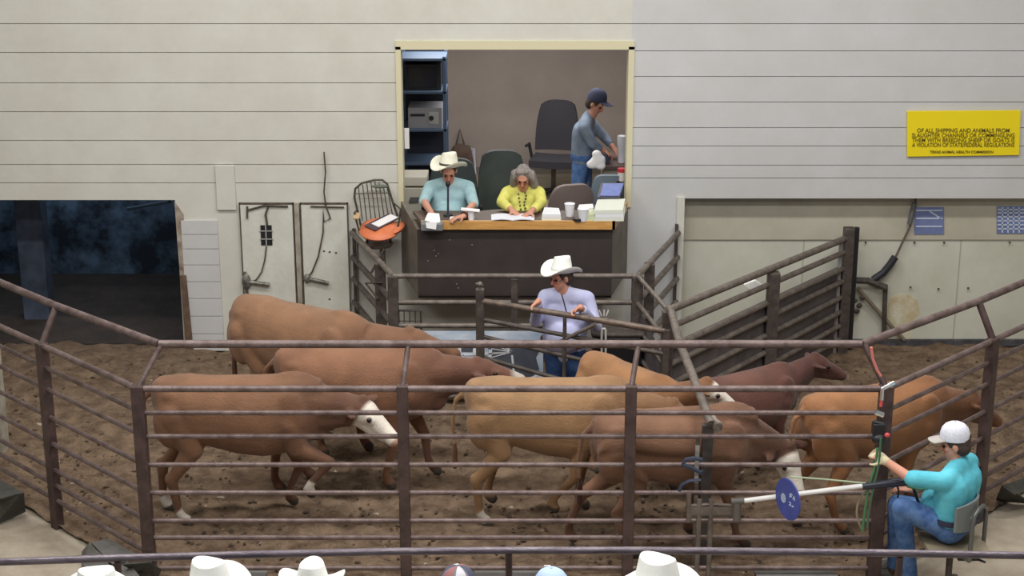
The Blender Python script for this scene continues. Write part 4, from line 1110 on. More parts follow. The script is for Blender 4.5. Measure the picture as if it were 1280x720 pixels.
# ---- the ringman behind the gate
GM = 14.84
hx = XY(706, 350, GM)
def on_gate(px, d=0.0):
    t = (px - 600) / (832 - 600.0); p = GA.lerp(GB, t); return V((p.x, p.y + d, p.z))
hl = PY(665, 381, GM - .05); hr = PY(712, 390, GM - .1)
tR = PY(665, 383, 14.6); 
def gate_pt(px):
    # point on the top bar of the gate at image column px
    best = None
    for i in range(400):
        t = i / 399; p = V((GA.x + (GB.x - GA.x) * t, YG0 + (YG1 - YG0) * t, zs0[0] + (zs1[0] - zs0[0]) * t))
        q = 640 + FPX * p.x / (p.y * math.cos(PITCH) + (CAM_Z - p.z) * math.sin(PITCH))
        if best is None or abs(q - px) < best[0]: best = (abs(q - px), p)
    return best[1]
gL, gR = gate_pt(665), gate_pt(713)
hatf = V((-.80, -.55, .06))
hc = PY(702, 347, GM)          # head centre
Pm = dict(head=hc, face=(-.85, -.45, -.18), neck=hc + V((.035, .03, -.15)), chest=hc + V((.05, .07, -.33)), pelvis=hc + V((.03, .09, -.74)),
          shR=hc + V((-.15, .06, -.205)), shL=hc + V((.245, -.0, -.205)),
          elR=hc + V((-.245, .01, -.44)), elL=hc + V((.33, -.08, -.46)),
          wrR=gL + V((.06, .055, .06)), wrL=gR + V((.09, .015, .075)),
          knL=(hc.x + .13, GM + .02, .48), knR=(hc.x - .06, GM + .0, .48), anL=(hc.x + .15, GM + .06, .09), anR=(hc.x - .08, GM + .05, .09), toL=(hc.x + .13, GM - .12, .05), toR=(hc.x - .12, GM - .13, .05))
def ring_extra(root, A, P, sh):
    g = G(); g.tube([PY(702, 368, 14.60), PY(705, 378, 14.585), PY(708, 390, 14.57)], .006, 6); build('neck_cord', g, M_black, sh)
    g = G(); f = V(Pm['face']).normalized()
    for t in (1, -1): g.tube([A(.098, t * .012, .008), A(.092, t * .05, .008), A(.07, t * .075, .008), A(0, t * .084, .006)], .003, 6)
    g.tube([A(.098, t2 * .033 + .018 * math.cos(a), .004 + .014 * math.sin(a)) for t2 in (1,) for a in [x * .7 for x in range(9)]], .003, 5); build('glasses', g, M_black, root)
person('man in a white cowboy hat and lilac shirt with both hands on the gate bar', (hc.x, GM, 0), Pm, cloth('lilac shirt', (200, 203, 234), (182, 186, 222)), M_jean2,
       cap_hat(hatf, (0, 0.0, 1), 1.02, M_felt, mat('pale band', (206, 212, 204), .7), .062, .075), hands={'R': ((-.75, -.45, -.5), (-.1, -.5, -.85), 95), 'L': ((-.85, -.3, -.45), (-.2, -.55, -.8), 95)},
       sleeve=.93, belly=.10, hair=M_darkhair, belt=mat('brown belt', (80, 56, 40), .5), extra=ring_extra)

# ---- the gate man on the swivel chair
YS2 = 11.44
sh_c = PY(1190, 590, 11.4)
hd = PY(1194, 556, 11.44)
Ps = dict(head=hd, face=(-.90, .30, -.22), neck=hd + V((.035, -.02, -.14)), chest=hd + V((.035, -.04, -.29)), pelvis=PY(1191, 655, 11.40),
          shL=hd + V((-.11, -.20, -.215)), shR=hd + V((.165, .16, -.205)),
          elL=PY(1138, 598, 11.26), wrL=PY(1108, 577, 11.40), elR=hd + V((.02, .30, -.44)), wrR=hd + V((-.25, .18, -.45)),
          knL=PY(1127, 634, 11.33), knR=PY(1122, 630, 11.60), anL=PY(1140, 693, 11.48) , anR=PY(1120, 690, 11.70), toL=PY(1124, 703, 11.56), toR=PY(1106, 699, 11.84))
Ps['pelvis'].z = .60
for kk, zz2 in (('anL', .10), ('anR', .10), ('toL', .055), ('toR', .055)): Ps[kk].z = zz2
M_turq = cloth('turquoise shirt', (108, 204, 222), (88, 186, 208))
def seat_extra(root, A, P, sh):
    g = G(); g.cap(P['wrL'] - V((0, 0, 0)), P['wrL'] + (P['wrL'] - P['elL']).normalized() * .05, .036, .038)
    hand_parts(g, P['wrL'], P['wrL'] - P['elL'], V((-.3, .8, -.2)), -1, 70, 1.12)
    skin_obj('work_glove', g, mat('cream glove', (222, 214, 180), .8, c2=(200, 190, 156), scale=12), root, .0085, it=2)
def seat_cap(root, A, R, P):
    ball_cap(root, A(-.006, 0, .048), (-.93, .28, -.06), (0, 0, 1), 1.10, mat('white mesh cap', (238, 240, 250), .7, c2=(214, 218, 236), scale=60), mat('grey visor', (176, 172, 168), .7), True)
person('man in a turquoise shirt and white cap seated outside the fence at the right', (3.35, 11.4, 0), Ps, M_turq, M_jean, seat_cap, hem=-.05, hands={'L': ((-.7, .5, .3), (-.3, .8, -.2), 70), 'R': ((-.8, .2, 0), (0, 0, -1), 40)},
       sleeve=.47, belly=.10, hair=M_darkhair, belt=mat('navy belt', (40, 46, 70), .5), extra=seat_extra)

# his swivel chair
bx_ = Ps['pelvis']
ch = thing('swivel_chair', 'low grey metal swivel chair with a curved back rest under the man in turquoise', 'chair', (bx_.x + .02, bx_.y, 0))
g = G()
def seatf(u, v):
    x = (u - .5) * .46; y = (v - .5) * .44; return V((bx_.x + x, bx_.y - .01 + y, .445 + .02 * (abs(u - .5) * 2) ** 2)), V((0, 0, 1))
g.grid(seatf, 8, 8, .035); build('seat', g, mat('tan grey seat', (150, 140, 118), .6), ch)
bc = PY(1217, 643, 11.25)
tdir = V((.62, .78, 0)).normalized(); bn_ = V((.78, -.62, 0))
g = G()
def backf(u, v):
    a = (u - .5) * 2; return bc + tdir * a * .19 - bn_ * .06 * a * a + V((0, 0, (v - .5) * .23 * (1 - .15 * a * a))), bn_
g.grid(backf, 12, 6, .02); build('backrest', g, mat('grey plastic back', (116, 122, 124), .4), ch)
for t in (-.07, .07):
    g = G(); g.lathe(bc + tdir * t + bn_ * .012, [(.008, 0), (.006, .008)], bn_.to_track_quat('Z', 'Y').to_matrix(), 10); build('rivet', g, MATS['bright steel'], ch)
g = G(); o1 = bc + bn_ * .035
pts = []
for t, z in ((-.09, -.30), (-.09, -.05), (-.07, .02), (.0, .05), (.09, .05), (.15, .0), (.16, -.1), (.16, -.30)): pts.append(o1 + tdir * t + V((0, 0, z)))
pts[0].z = pts[-1].z = .40
g.tube(pts, .017, 10); g.tube([pts[0], V((bx_.x, bx_.y - .1, .415))], .015, 8); g.tube([pts[-1], V((bx_.x, bx_.y + .1, .415))], .015, 8); build('back_frame', g, mat('grey tube', (104, 106, 104), .4, .4), ch)
g = G(); g.tube([(bx_.x, bx_.y, .08), (bx_.x, bx_.y, .42)], .026, 12); build('pedestal', g, M_dark, ch)
g = G(); p = V((bx_.x + .1, bx_.y - .1, .38)); g.box(p, (.16, .1, .05)); g.tube([p, p + V((.12, -.08, -.02))], .01, 6); build('swivel_mechanism', g, M_black, ch, bevel=.006)
for k in range(4):
    a = PI / 4 + k * PI / 2 + .3
    e = V((bx_.x + .30 * math.cos(a), bx_.y + .30 * math.sin(a), .02))
    g = G(); g.tube([(bx_.x, bx_.y, .12), (bx_.x + .15 * math.cos(a), bx_.y + .15 * math.sin(a), .09), e], .015, 8); build('leg', g, M_dark, ch)

# ---- office people
def office_chair(label, x, y, face, zs=ZO, hgt=.0, mback=None, w=.5, bh=.62):
    """face: direction the sitter looks"""
    c = thing('office_chair', label, 'chair', (x, y, zs), 'office chairs')
    f = V((math.cos(face), math.sin(face), 0)); s = V((-f.y, f.x, 0)); O = V((x, y, zs))
    m = mback or M_black
    g = G()
    def sf(u, v): return O + f * (u - .5) * .48 + s * (v - .5) * w + V((0, 0, .46 + .02 * abs(v - .5))), V((0, 0, 1))
    g.grid(sf, 6, 6, .09); build('seat', g, m, c)
    g = G()
    def bf(u, v):
        a = (v - .5) * 2; zt2 = u; ww = w * (1 - .22 * zt2 ** 3)
        return O - f * (.27 + .08 * u - .05 * a * a) + s * a * ww / 2 + V((0, 0, .56 + u * bh - .05 * abs(a) ** 4 * u)), f
    g.grid(bf, 8, 10, .07); build('backrest', g, m, c)
    for t in (1, -1):
        g = G(); g.tube([O + s * t * w * .5 + V((0, 0, .48)), O + s * t * (w * .5 + .04) + V((0, 0, .68)), O + s * t * (w * .5 + .04) + f * .2 + V((0, 0, .69))], .02, 8); build('armrest', g, M_black, c)
    g = G(); g.tube([O + V((0, 0, .08)), O + V((0, 0, .44))], .03, 12); build('gas_column', g, M_dark, c)
    for k in range(5):
        a = k * 2 * PI / 5 + .3; e = V((math.cos(a) * .30, math.sin(a) * .30, .055))
        g = G(); g.tube([O + V((0, 0, .10)), O + e], .022, 8); lg = build('leg', g, M_black, c); g = G(); g.ell(O + e - V((0, 0, .025)), (.028, .028, .028)); build('caster', g, M_black, lg)
    return c
M_chairg = mat('dark green grey leather', (54, 62, 62), .4, c2=(44, 50, 52), scale=4)
M_chairn = mat('navy upholstery', (48, 52, 74), .7)
YO = 16.80
def sitter(px, py, Y, w=.2, hs=.235):
    h = PY(px, py, Y)
    P = dict(head=h, neck=h + V((0, .05, -.12)), chest=h + V((0, .10, -.28)), pelvis=V((h.x, Y + .12, ZO + .56)),
             shL=h + V((w, .07, -hs)), shR=h + V((-w, .07, -hs)),
             knL=(h.x + .12, Y - .33, ZO + .50), knR=(h.x - .12, Y - .33, ZO + .50), anL=(h.x + .12, Y - .33, ZO + .10), anR=(h.x - .12, Y - .33, ZO + .10), toL=(h.x + .13, Y - .47, ZO + .05), toR=(h.x - .13, Y - .47, ZO + .05))
    return P
def dt(px, py): return PZ(px, py, ZT)
P1 = sitter(561, 214, YO, hs=.19); P1['face'] = (.02, -.86, -.5)
P1['wrR'] = PZ(539, 266, ZT + .06); P1['wrL'] = PZ(582, 270, ZT + .045); P1['elR'] = PY(530, 252, 16.66); P1['elL'] = PY(592, 259, 16.66); P1['wrL'].x += -.02
P1['elR'].z = max(P1['elR'].z, ZT + .07); P1['elL'].z = max(P1['elL'].z, ZT + .05)
def off_extra(root, A, P, sh):
    g = G(); _w = P['wrL']; d, s, u = frame(P['wrL'] - P['elL']); N = 16
    g.tube([_w - d * .01 + (s * math.cos(2 * PI * j / N) + u * math.sin(2 * PI * j / N)) * .036 for j in range(N)], .007, 6, closed=True); build('wristwatch', g, M_black, root)
person('man in a straw cowboy hat and light blue shirt at the auction counter', (P1['head'].x, YO, ZO), P1, cloth('pale blue shirt', (168, 200, 206), (148, 182, 190)), M_jean2,
       cap_hat((-.72, -.69, .04), (0, -.06, 1), 1.02, M_straw, M_band, .066, .075), hands={'R': ((.35, -.85, -.15), (0, -.2, -1), 30), 'L': ((-.85, -.45, -.1), (0, 0, -1), 30)},
       sleeve=.5, belly=.10, hair=M_darkhair, extra=off_extra)
P2 = sitter(654, 220, YO, w=.165, hs=.20); P2['face'] = (-.10, -.80, -.58)
P2['head'].y -= .04
P2['wrR'] = PZ(640, 263, ZT + .05); P2['wrL'] = PZ(664, 265, ZT + .05); P2['elR'] = PY(627, 256, 16.7); P2['elL'] = PY(677, 256, 16.7)
for e in ('elR', 'elL'): P2[e].z = max(P2[e].z, ZT + .06)
M_yel = cloth('yellow blouse', (232, 230, 130), (214, 210, 108))
def lady_extra(root, A, P, sh):
    g = G(); f = V(P['face']).normalized()
    for t in (1, -1): g.tube([A(.100, t * .01, .006), A(.098, t * .03, -.006), A(.092, t * .052, .006), A(.03, t * .08, .008)], .0035, 6)
    build('glasses', g, mat('red brown frames', (120, 60, 56), .4), root)
    g = G()
    for k in range(7):
        t = k / 6; g.ell(P['neck'] + V((math.sin(k * 1.3) * .01 + .02, -.125 - .02 * t, -.04 - .2 * t)), (.012, .008, .014)); 
    for k in range(5): g.ell(P['neck'] + V((-.05 + .006 * k, -.12 - .02 * k / 6, -.06 - .04 * k)), (.011, .008, .012))
    build('printed_pattern', g, mat('dark print', (92, 96, 60), .7), sh)
person('woman with grey hair and glasses in a yellow blouse writing at the counter', (P2['head'].x, YO, ZO), P2, M_yel, M_jean2, lambda *a: None,
       hands={'R': ((.55, -.75, -.2), (0, 0, -1), 45), 'L': ((-.6, -.7, -.15), (0, 0, -1), 30)}, sleeve=.85, belly=.04, hair=M_greyhair, hairlen=.05, extra=lady_extra)
# the man standing deep in the office, leaning over the side desk
YM = 18.6
hm = PY(744, 130, YM)
P3 = dict(head=hm, face=(.8, -.35, -.5), neck=hm + V((-.07, .02, -.15)), chest=hm + V((-.12, .03, -.33)), pelvis=V((XY(728, 190, YM), YM, ZO + .93)),
          shL=hm + V((-.06, .20, -.24)), shR=hm + V((-.13, -.19, -.25)), elR=PY(741, 180, YM - .25), wrR=PY(754, 188, YM - .2), elL=PY(756, 172, YM + .2), wrL=PY(766, 184, YM + .1),
          knL=(XY(733, 190, YM), YM + .1, ZO + .5), knR=(XY(722, 190, YM), YM - .08, ZO + .5), anL=(XY(735, 190, YM), YM + .12, ZO + .10), anR=(XY(718, 190, YM), YM - .08, ZO + .10),
          toL=(XY(745, 190, YM), YM + .08, ZO + .05), toR=(XY(728, 190, YM), YM - .12, ZO + .05))
def m3cap(root, A, R, P): ball_cap(root, A(-.006, 0, .045), (.85, -.35, -.2), (0.2, 0, 1), 1.14, mat('navy cap', (52, 58, 84), .8), None)
person('man in a grey blue shirt and jeans standing at the back of the office', (XY(728, 190, YM), YM, ZO), P3, cloth('grey blue shirt', (138, 152, 170), (116, 130, 150)), M_jean, m3cap, sleeve=.8, hair=M_darkhair, voxel=.010)

# office furniture
office_chair('dark high backed office chair behind the man in the straw hat', P1['pelvis'].x + .02, YO + .42, -PI / 2, mback=M_chairg, w=.54, bh=.56)
office_chair('dark rounded office chair behind the woman in yellow', P2['pelvis'].x - .20, YO + .46, -PI / 2 + .1, mback=M_chairg, w=.54, bh=.64)
office_chair('black office chair pushed against the back wall beside the standing man', XY(692, 200, 20.3), 20.3, -PI / 2 - .2, mback=mat('black fabric', (52, 50, 58), .8), w=.55, bh=.62)
office_chair('brown grey office chair seen from behind, between the woman and the paper stacks', XY(706, 240, 17.75), 17.75, PI / 2 + .25, mback=mat('taupe vinyl', (126, 112, 110), .6), w=.5, bh=.30)
office_chair('blue grey office chair behind the stack of papers at the counter end', XY(765, 235, 17.95), 17.95, PI / 2 - .1, mback=mat('blue grey vinyl', (120, 136, 150), .6), w=.46, bh=.36)
g = G(); yq = YW + 1.9
rk = thing('equipment_rack', 'blue framed equipment rack at the left of the office holding sound equipment', 'rack', PY(530, 240, yq) * 1.0)
x0, x1 = XY(503, 200, yq), XY(560, 200, yq)
M_bluef = mat('slate blue frame', (84, 104, 130), .5)
zr = [ZO + .02, ZO + .38, ZO + .78, ZO + 1.18, ZO + 1.62, ZO + 2.0]
def obj_part(nm, *b, m=None, r=rk): g = G(); g.bb(*b); return build(nm, g, m, r, smooth=0, bevel=.004)
for x in (x0, x1 - .04): 
    for y in (yq - .25, yq + .25): obj_part('upright', x, x + .04, y - .02, y + .02, ZO, ZO + 2.05, m=M_bluef)
for z in zr: obj_part('shelf', x0, x1, yq - .27, yq + .27, z, z + .03, m=M_bluef)
obj_part('back_panel', x0, x1, yq + .24, yq + .26, ZO, ZO + 2.05, m=mat('dark navy panel', (34, 38, 52), .7))
def rack_pt(py): return ZY(py, yq - .25)
e1 = thing('amplifier', 'silver grey amplifier with a small control window on a rack shelf', 'amplifier', (XY(534, 190, yq), yq, rack_pt(192)))
obj_part('case', XY(511, 190, yq - .2), XY(553, 190, yq - .2), yq - .22, yq + .2, zr[3] + .03, zr[3] + .27, m=mat('silver grey case', (150, 150, 156), .5), r=e1)
obj_part('control_window', XY(537, 190, yq - .2), XY(549, 190, yq - .2), yq - .228, yq - .22, zr[3] + .08, zr[3] + .22, m=mat('light face', (182, 182, 178), .5), r=e1)
g = G(); g.lathe((XY(541, 190, yq), yq - .23, zr[3] + .15), [(.03, 0), (.025, .02)], Matrix.Rotation(PI / 2, 3, 'X'), 14); build('dial', g, M_black, e1)
obj_part('display_slot', XY(514, 190, yq - .2), XY(532, 190, yq - .2), yq - .226, yq - .22, zr[3] + .17, zr[3] + .20, m=M_black, r=e1)
e2 = thing('monitor', 'black boxy monitor on the upper rack shelf', 'monitor', (XY(530, 170, yq), yq, zr[4] + .03))
obj_part('monitor_case', XY(508, 170, yq - .2), XY(552, 170, yq - .2), yq - .2, yq + .2, zr[4] + .03, zr[4] + .33, m=M_black, r=e2)
obj_part('screen', XY(511, 170, yq - .2), XY(547, 170, yq - .2), yq - .207, yq - .2, zr[4] + .06, zr[4] + .3, m=mat('dark glass', (26, 28, 40), .15), r=e2)
pr_ = thing('printer', 'beige printer and base unit beside the man in the straw hat', 'printer', PY(519, 250, 17.55) )
ypn = 17.5
g = G(); g.slab([PY(503, 233, ypn), PY(534, 233, ypn), PY(534, 221, ypn), PY(503, 221, ypn)], (0, .35, 0)); build('printer_lid', g, mat('beige plastic', (196, 192, 180), .5), pr_, smooth=0, bevel=.01)
g = G(); g.slab([PY(503, 275, ypn), PY(532, 275, ypn), PY(532, 235, ypn), PY(503, 235, ypn)], (0, .35, 0)); build('base_unit', g, mat('pale beige', (186, 182, 168), .5), pr_, smooth=0, bevel=.01)
g = G(); g.bb(XY(503, 275, ypn), XY(532, 275, ypn), ypn, ypn + .35, ZO, ZY(274, ypn)); build('stand', g, M_side, pr_, smooth=0)
g = G(); g.slab([PY(511, 253, ypn - .02), PY(523, 253, ypn - .02), PY(527, 240, ypn + .02), PY(514, 240, ypn + .02)], (0, .02, 0)); solid('tablet', g, M_black, 'small tilted black screen against the beige printer base', 'screen', PY(518, 253, ypn - .02), smooth=0)
# things hanging on the back wall
g = G(); c = PY(575, 190, 21.5); g.ell(c, (.13, .06, .12)); g.cap(c + V((-.06, 0, -.05)), c + V((-.04, 0, -.35)), .06, .05); g.cap(c + V((.1, 0, .05)), c + V((.15, 0, -.2)), .05, .05)
me = build('x', g, None); bpy.data.objects.remove(me)
hb = thing('hanging_bag', 'brown bag hanging on the back wall of the office above the straw hat', 'bag', c); skin_obj('bag_body', g, mat('brown bag', (112, 92, 80), .8, c2=(84, 72, 64), scale=8), hb, .02, 6)
g = G(); g.tube([c + V((-.05, 0, .1)), c + V((0, .05, .3)), c + V((.06, 0, .1))], .012, 6); build('strap', g, M_dark, hb)
g = G(); c = PY(588, 200, 21.5)
def towel(u, v): return c + V(((u - .5) * .12 + .02 * v, -.02 * math.sin(u * 9), -.36 * (v - .45))), V((0, -1, 0))
g.grid(towel, 8, 6, .012); solid('white_cloth', g, mat('white cloth', (214, 214, 232), .8), 'narrow white cloth hanging beside the brown bag on the office wall', 'cloth', c)
g = G(); c = PY(508, 173, YW + .25); g.bb(c.x - .02, c.x + .03, c.y - .01, c.y + .01, c.z - .11, c.z + .11); solid('white_card', g, M_paper, 'small white card fixed inside the left jamb of the office opening', 'card', c, smooth=0)
# side desk and clutter at the right of the office
yd = 18.3
dsk = thing('side_desk', 'tan side desk in the office behind the blue grey chair', 'desk', (XY(765, 190, yd + .3), yd + .3, ZO))
xd0, xd1 = XY(752, 200, yd), 2.2
g = G(); g.bb(xd0, xd1, yd, yd + .7, ZO + .82, ZO + .86); build('desk_top', g, mat('dark brown top', (92, 74, 70), .6), dsk, smooth=0, bevel=.004)
g = G(); g.bb(xd0 + .03, xd0 + .55, yd + .04, yd + .66, ZO, ZO + .82); build('drawer_unit', g, mat('tan filing cabinet', (160, 152, 136), .6, c2=(146, 138, 122), scale=3), dsk, smooth=0)
g = G(); g.bb(xd1 - .06, xd1 - .02, yd + .04, yd + .66, ZO, ZO + .82); build('side_panel', g, MATS['tan filing cabinet'], dsk, smooth=0)
zd = ZO + .86
g = G(); g.bb(XY(746, 180, 18.5), XY(762, 180, 18.5), 18.4, 18.6, zd, zd + .1); solid('desk_machine', g, mat('navy plastic', (54, 60, 84), .5), 'dark blue desk machine in front of the standing man', 'machine', (XY(754, 180, 18.5), 18.5, zd), smooth=0, bevel=.01)
g = G(); q = V((XY(777, 170, 18.6), 18.5, zd)); g.lathe(q, [(.045, 0), (.055, .3), (.05, .31)], None, 18); solid('white_bottle', g, mat('white plastic', (228, 230, 240), .4), 'tall white container on the side desk at the right jamb', 'container', q)
cb_ = thing('coffee_cup', 'red and white paper cup on the low shelf by the right jamb', 'cup', PY(778, 222, 17.6))
q = PY(777, 226, 17.6); g = G(); g.lathe(q, [(.035, 0), (.045, .10)], None, 18); build('cup_body', g, mat('white paper cup', (230, 226, 224), .6), cb_); g = G(); g.lathe(q + V((0, 0, .10)), [(.047, 0), (.047, .04)], None, 18); build('red_rim', g, mat('red', (196, 52, 62), .5), cb_)
g = G(); g.bb(XY(770, 226, 17.6), 1.5, 17.5, 17.75, q.z - .03, q.z); g.bb(1.44, 1.48, 17.5, 17.75, ZO, q.z); g.bb(XY(771, 226, 17.6), XY(771, 226, 17.6) + .04, 17.5, 17.75, ZO, q.z); solid('low_shelf', g, M_dark, 'narrow dark shelf by the right jamb carrying the red and white cup', 'shelf', (1.35, 17.6, ZO), smooth=0)
g = G(); c = PY(748, 200, 18.1)
for dx, dz, rr in ((0, 0, .09), (-.07, -.05, .07), (.03, -.07, .06), (-.02, .07, .06)): g.ell(c + V((dx, 0, dz)), (rr, .04, rr * .8))
wc = thing('white_bag', 'crumpled white plastic bag hanging from the front of the side desk', 'bag', c); skin_obj('bag_body', g, M_paper, wc, .018, 4)

# counter items
def paper(label, poly, z=ZT, th=.004, m=None, name='paper', cat='paper', group='papers on the counter'):
    q = [PZ(x, y, z) for x, y in poly]; g = G(); g.slab(q, (0, 0, th)); return solid(name, g, m or M_paper, label, cat, (sum((p for p in q), V()) / len(q)).xy.to_3d() + V((0, 0, z)), group, smooth=0)
tr = thing('paper_tray', 'clear grey tray of folded white papers at the left end of the counter', 'tray', PZ(539, 278, ZT))
c = PY(539, 280, 16.08)
g = G(); g.bb(c.x - .10, c.x + .12, 16.02, 16.14, c.z - .06, c.z + .02); build('tray', g, mat('smoky plastic', (120, 124, 128), .3), tr, smooth=0, bevel=.01)
g = G(); g.slab([PY(531, 276, 16.05), PY(551, 282, 16.05), PY(549, 268, 16.2), PY(535, 267, 16.2)], (0, 0, .01)); g.slab([PY(533, 285, 16.0), PY(545, 287, 16.0), PY(546, 278, 16.01), PY(532, 278, 16.01)], (0, .006, 0)); build('folded_paper', g, M_paper, tr, smooth=0)
paper('small white paper slip under the left hand of the man in the straw hat', [(562, 275), (573, 275), (573, 272), (563, 272)], th=.012)
nb = thing('notebook', 'open white notebook in front of the woman in yellow', 'notebook', PZ(640, 270, ZT))
for a, b2, sk in ((614, 641, 0), (641, 668, 1)):
    g = G()
    def pg(u, v, a=a, b2=b2, sk=sk):
        p = PZ(a + (b2 - a) * u, 275.5 - 7 * v, ZT + .012); return p + V((0, 0, .012 * math.sin(PI * (u if sk else u)))), V((0, 0, 1))
    g.grid(pg, 6, 2, .008); build('page', g, mat('page', (228, 232, 222) if sk else (228, 230, 240), .8), nb)
def cup(px, py, label, h=.115, r=.04, lid=False):
    q = PZ(px, py, ZT); c = thing('paper_cup', label, 'cup', q, 'white cups on the counter')
    g = G(); g.lathe(q, [(r * .72, 0), (r, h), (r * .93, h), (r * .66, .006)] if False else [(r * .72, 0), (r, h)], None, 24); build('cup_body', g, mat('white foam', (232, 232, 240), .6), c)
    g = G(); g.tube([q + V((r * math.cos(a), r * math.sin(a), h)) for a in [2 * PI * j / 24 for j in range(24)]], .004, 6, closed=True); build('rim', g, MATS['white foam'], c)
    return c
c1 = cup(589, 275, 'white foam cup with a card on top, near the man in the straw hat', .10)
g = G(); q = PZ(588, 275, ZT) + V((0, 0, .108)); g.box(q, (.19, .10, .006), Matrix.Rotation(.1, 3, 'Y')); solid('card', g, M_paper, 'white card lying across the foam cup by the man in the straw hat', 'card', q, smooth=0)
cup(712, 270, 'tall white foam cup left of the paper stacks, set back on the counter', .13, .052)
cup(729, 276, 'wide white foam cup standing nearest the counter edge', .125, .058)
bk = mat('black tin', (44, 42, 46), .4); g = G(); g.lathe(PZ(722, 276, ZT), [(.05, 0), (.05, .03)], None, 20); solid('black_lid', g, bk, 'flat black lid on the counter between the two right cups', 'lid', PZ(722, 276, ZT))
def stack(label, poly, n, th, jit, group):
    z = ZT
    for k in range(n):
        q = [PZ(x + jit * math.sin(k * 2.3 + i), y, ZT) for i, (x, y) in enumerate(poly)]
        g = G(); g.slab([V((p.x, p.y, z)) for p in q], (0, 0, th - .002))
        solid('paper_bundle', g, mat('bundle white', (232, 234, 240), .8) if k % 2 else mat('bundle cream', (222, 226, 214), .8), label[k], 'papers', (q[0].x, q[0].y, z), group, smooth=0); z += th
    return z
stack(['white paper bundle beside the woman in yellow, lower of its pile', 'white paper bundle beside the woman in yellow, upper of its pile'], [(677, 276), (701, 276), (699, 268), (681, 267)], 2, .035, .6, 'small pile right of the woman')
zt2 = stack(['paper stack at the right counter end, bottom layer', 'paper stack at the right counter end, second layer from the bottom', 'paper stack at the right counter end, layer right under the blue binder'], [(743, 277), (779, 276.5), (781, 262), (746, 263)], 3, .04, .8, 'big stack at the counter end')
bd = thing('binder', 'blue binder with a dark edge lying tilted on the paper stack', 'binder', PZ(762, 270, zt2))
a = [PZ(746, 262, ZT), PZ(774, 262, ZT), PZ(780, 252, ZT), PZ(751, 252, ZT)]
q = [V((p.x, p.y - .02, zt2 + (.004 if i < 2 else .075))) for i, p in enumerate(a)]
g = G(); g.slab(q, (0, 0, .014)); build('cover', g, mat('black cover', (58, 56, 70), .5), bd, smooth=0)
cc = sum(q, V()) / 4; q2 = [cc + (p - cc) * .86 + V((.01, 0, .016)) for p in q]; g = G(); g.slab(q2, (0, 0, .004)); build('blue_label', g, mat('binder blue', (104, 122, 190), .5, c2=(84, 104, 176), scale=20), bd, smooth=0)
paper('white sheets lying loose behind the wide foam cup', [(722, 263), (742, 262), (741, 257), (724, 258)], z=ZT + .05, th=.02, name='paper_sheets')
g = G(); q = [PZ(733, 276.5, ZT), PZ(743, 276.5, ZT), PZ(742, 270, ZT), PZ(734, 270, ZT)]; g.slab(q, (0, 0, .07)); solid('note_box', g, mat('pale green box', (206, 216, 176), .7), 'small pale green note block between the foam cup and the big paper stack', 'box', q[0], smooth=0)
# gooseneck microphone in front of the auctioneer
mq = PZ(560, 270, ZT); mc = thing('microphone', 'black gooseneck microphone at the mouth of the man in the straw hat', 'microphone', mq)
g = G(); g.lathe(mq, [(.05, 0), (.045, .02)], None, 18); build('mic_base', g, M_black, mc)
mt = PY(560, 230, 16.45)
g = G(); g.tube([mq + V((0, 0, .02)), mq.lerp(mt, .35) + V((0, 0, .0)), mq.lerp(mt, .7), mt], .011, 8); build('gooseneck', g, mat('navy stand', (44, 48, 70), .4), mc)
g = G(); g.ell(mt, (.026, .026, .036)); build('mic_head', g, M_black, mc)
M_straw
# ================================================================ wire chair high on the left
yc2 = 16.72
wc = thing('wire_chair', 'old wire fan backed chair with an orange cushion, left of the booth', 'chair', PY(472, 310, yc2))
M_wire = mat('dark wire', (96, 92, 80), .5, .4, c2=(70, 66, 58), scale=16)
yb2 = yc2 + .22
L = [(453, 292), (448, 268), (443, 247), (444, 236), (452, 229), (468, 225), (478, 225), (484, 230), (487, 240), (492, 256), (497, 270)]
g = G(); g.tube([PY(x, y, yb2) for x, y in L], .012, 8); build('back_frame', g, M_wire, wc)
g = G()
for i in range(8):
    t = i / 7; xt = 447 + t * 36; yt = 234 - 8 * math.sin(PI * t); g.tube([PY(xt + 1, yt, yb2), PY(453 + t * 39, 276, yb2 - .02)], .006, 6)
g.tube([PY(445, 242, yb2 - .01), PY(487, 241, yb2 - .01)], .006, 6); build('back_wires', g, M_wire, wc)
g = G(); c = PY(475, 233, yb2 - .02); g.ell(c, (.09, .02, .022)); build('head_roll', g, mat('grey green pad', (104, 110, 100), .8), wc)
for t, pts in ((0, [(447, 262), (443, 266), (446, 278), (450, 292)]), (1, [(492, 254), (501, 261), (499, 275), (496, 290)])):
    g = G(); g.tube([PY(pts[0][0], pts[0][1], yb2)] + [PY(x, y, yc2 - .1) for x, y in pts[1:]], .011, 8); build('arm', g, M_wire, wc)
g = G(); c = PY(446, 270, yc2 - .1); g.box(c, (.07, .2, .03)); build('arm_pad', g, mat('tan pad', (196, 168, 130), .7), wc, bevel=.01)
g = G(); cs = PY(474, 287, yc2 - .06)
g.ell(cs, (.215, .23, .065), Matrix.Rotation(math.radians(14), 3, 'X'), 28, 9); me_ = mat('orange vinyl', (224, 130, 88), .5, c2=(204, 112, 72), scale=4)
build('cushion', g, me_, wc)
g = G(); g.ell(cs + V((.17, .06, .0)), (.10, .2, .045), Matrix.Rotation(-.3, 3, 'Y')); build('cushion_roll', g, me_, wc)
for x in (459, 488):
    g = G(); g.tube([PY(x, 296, yc2), PY(x, 308, yc2)], .014, 8); build('leg', g, M_dark, wc)
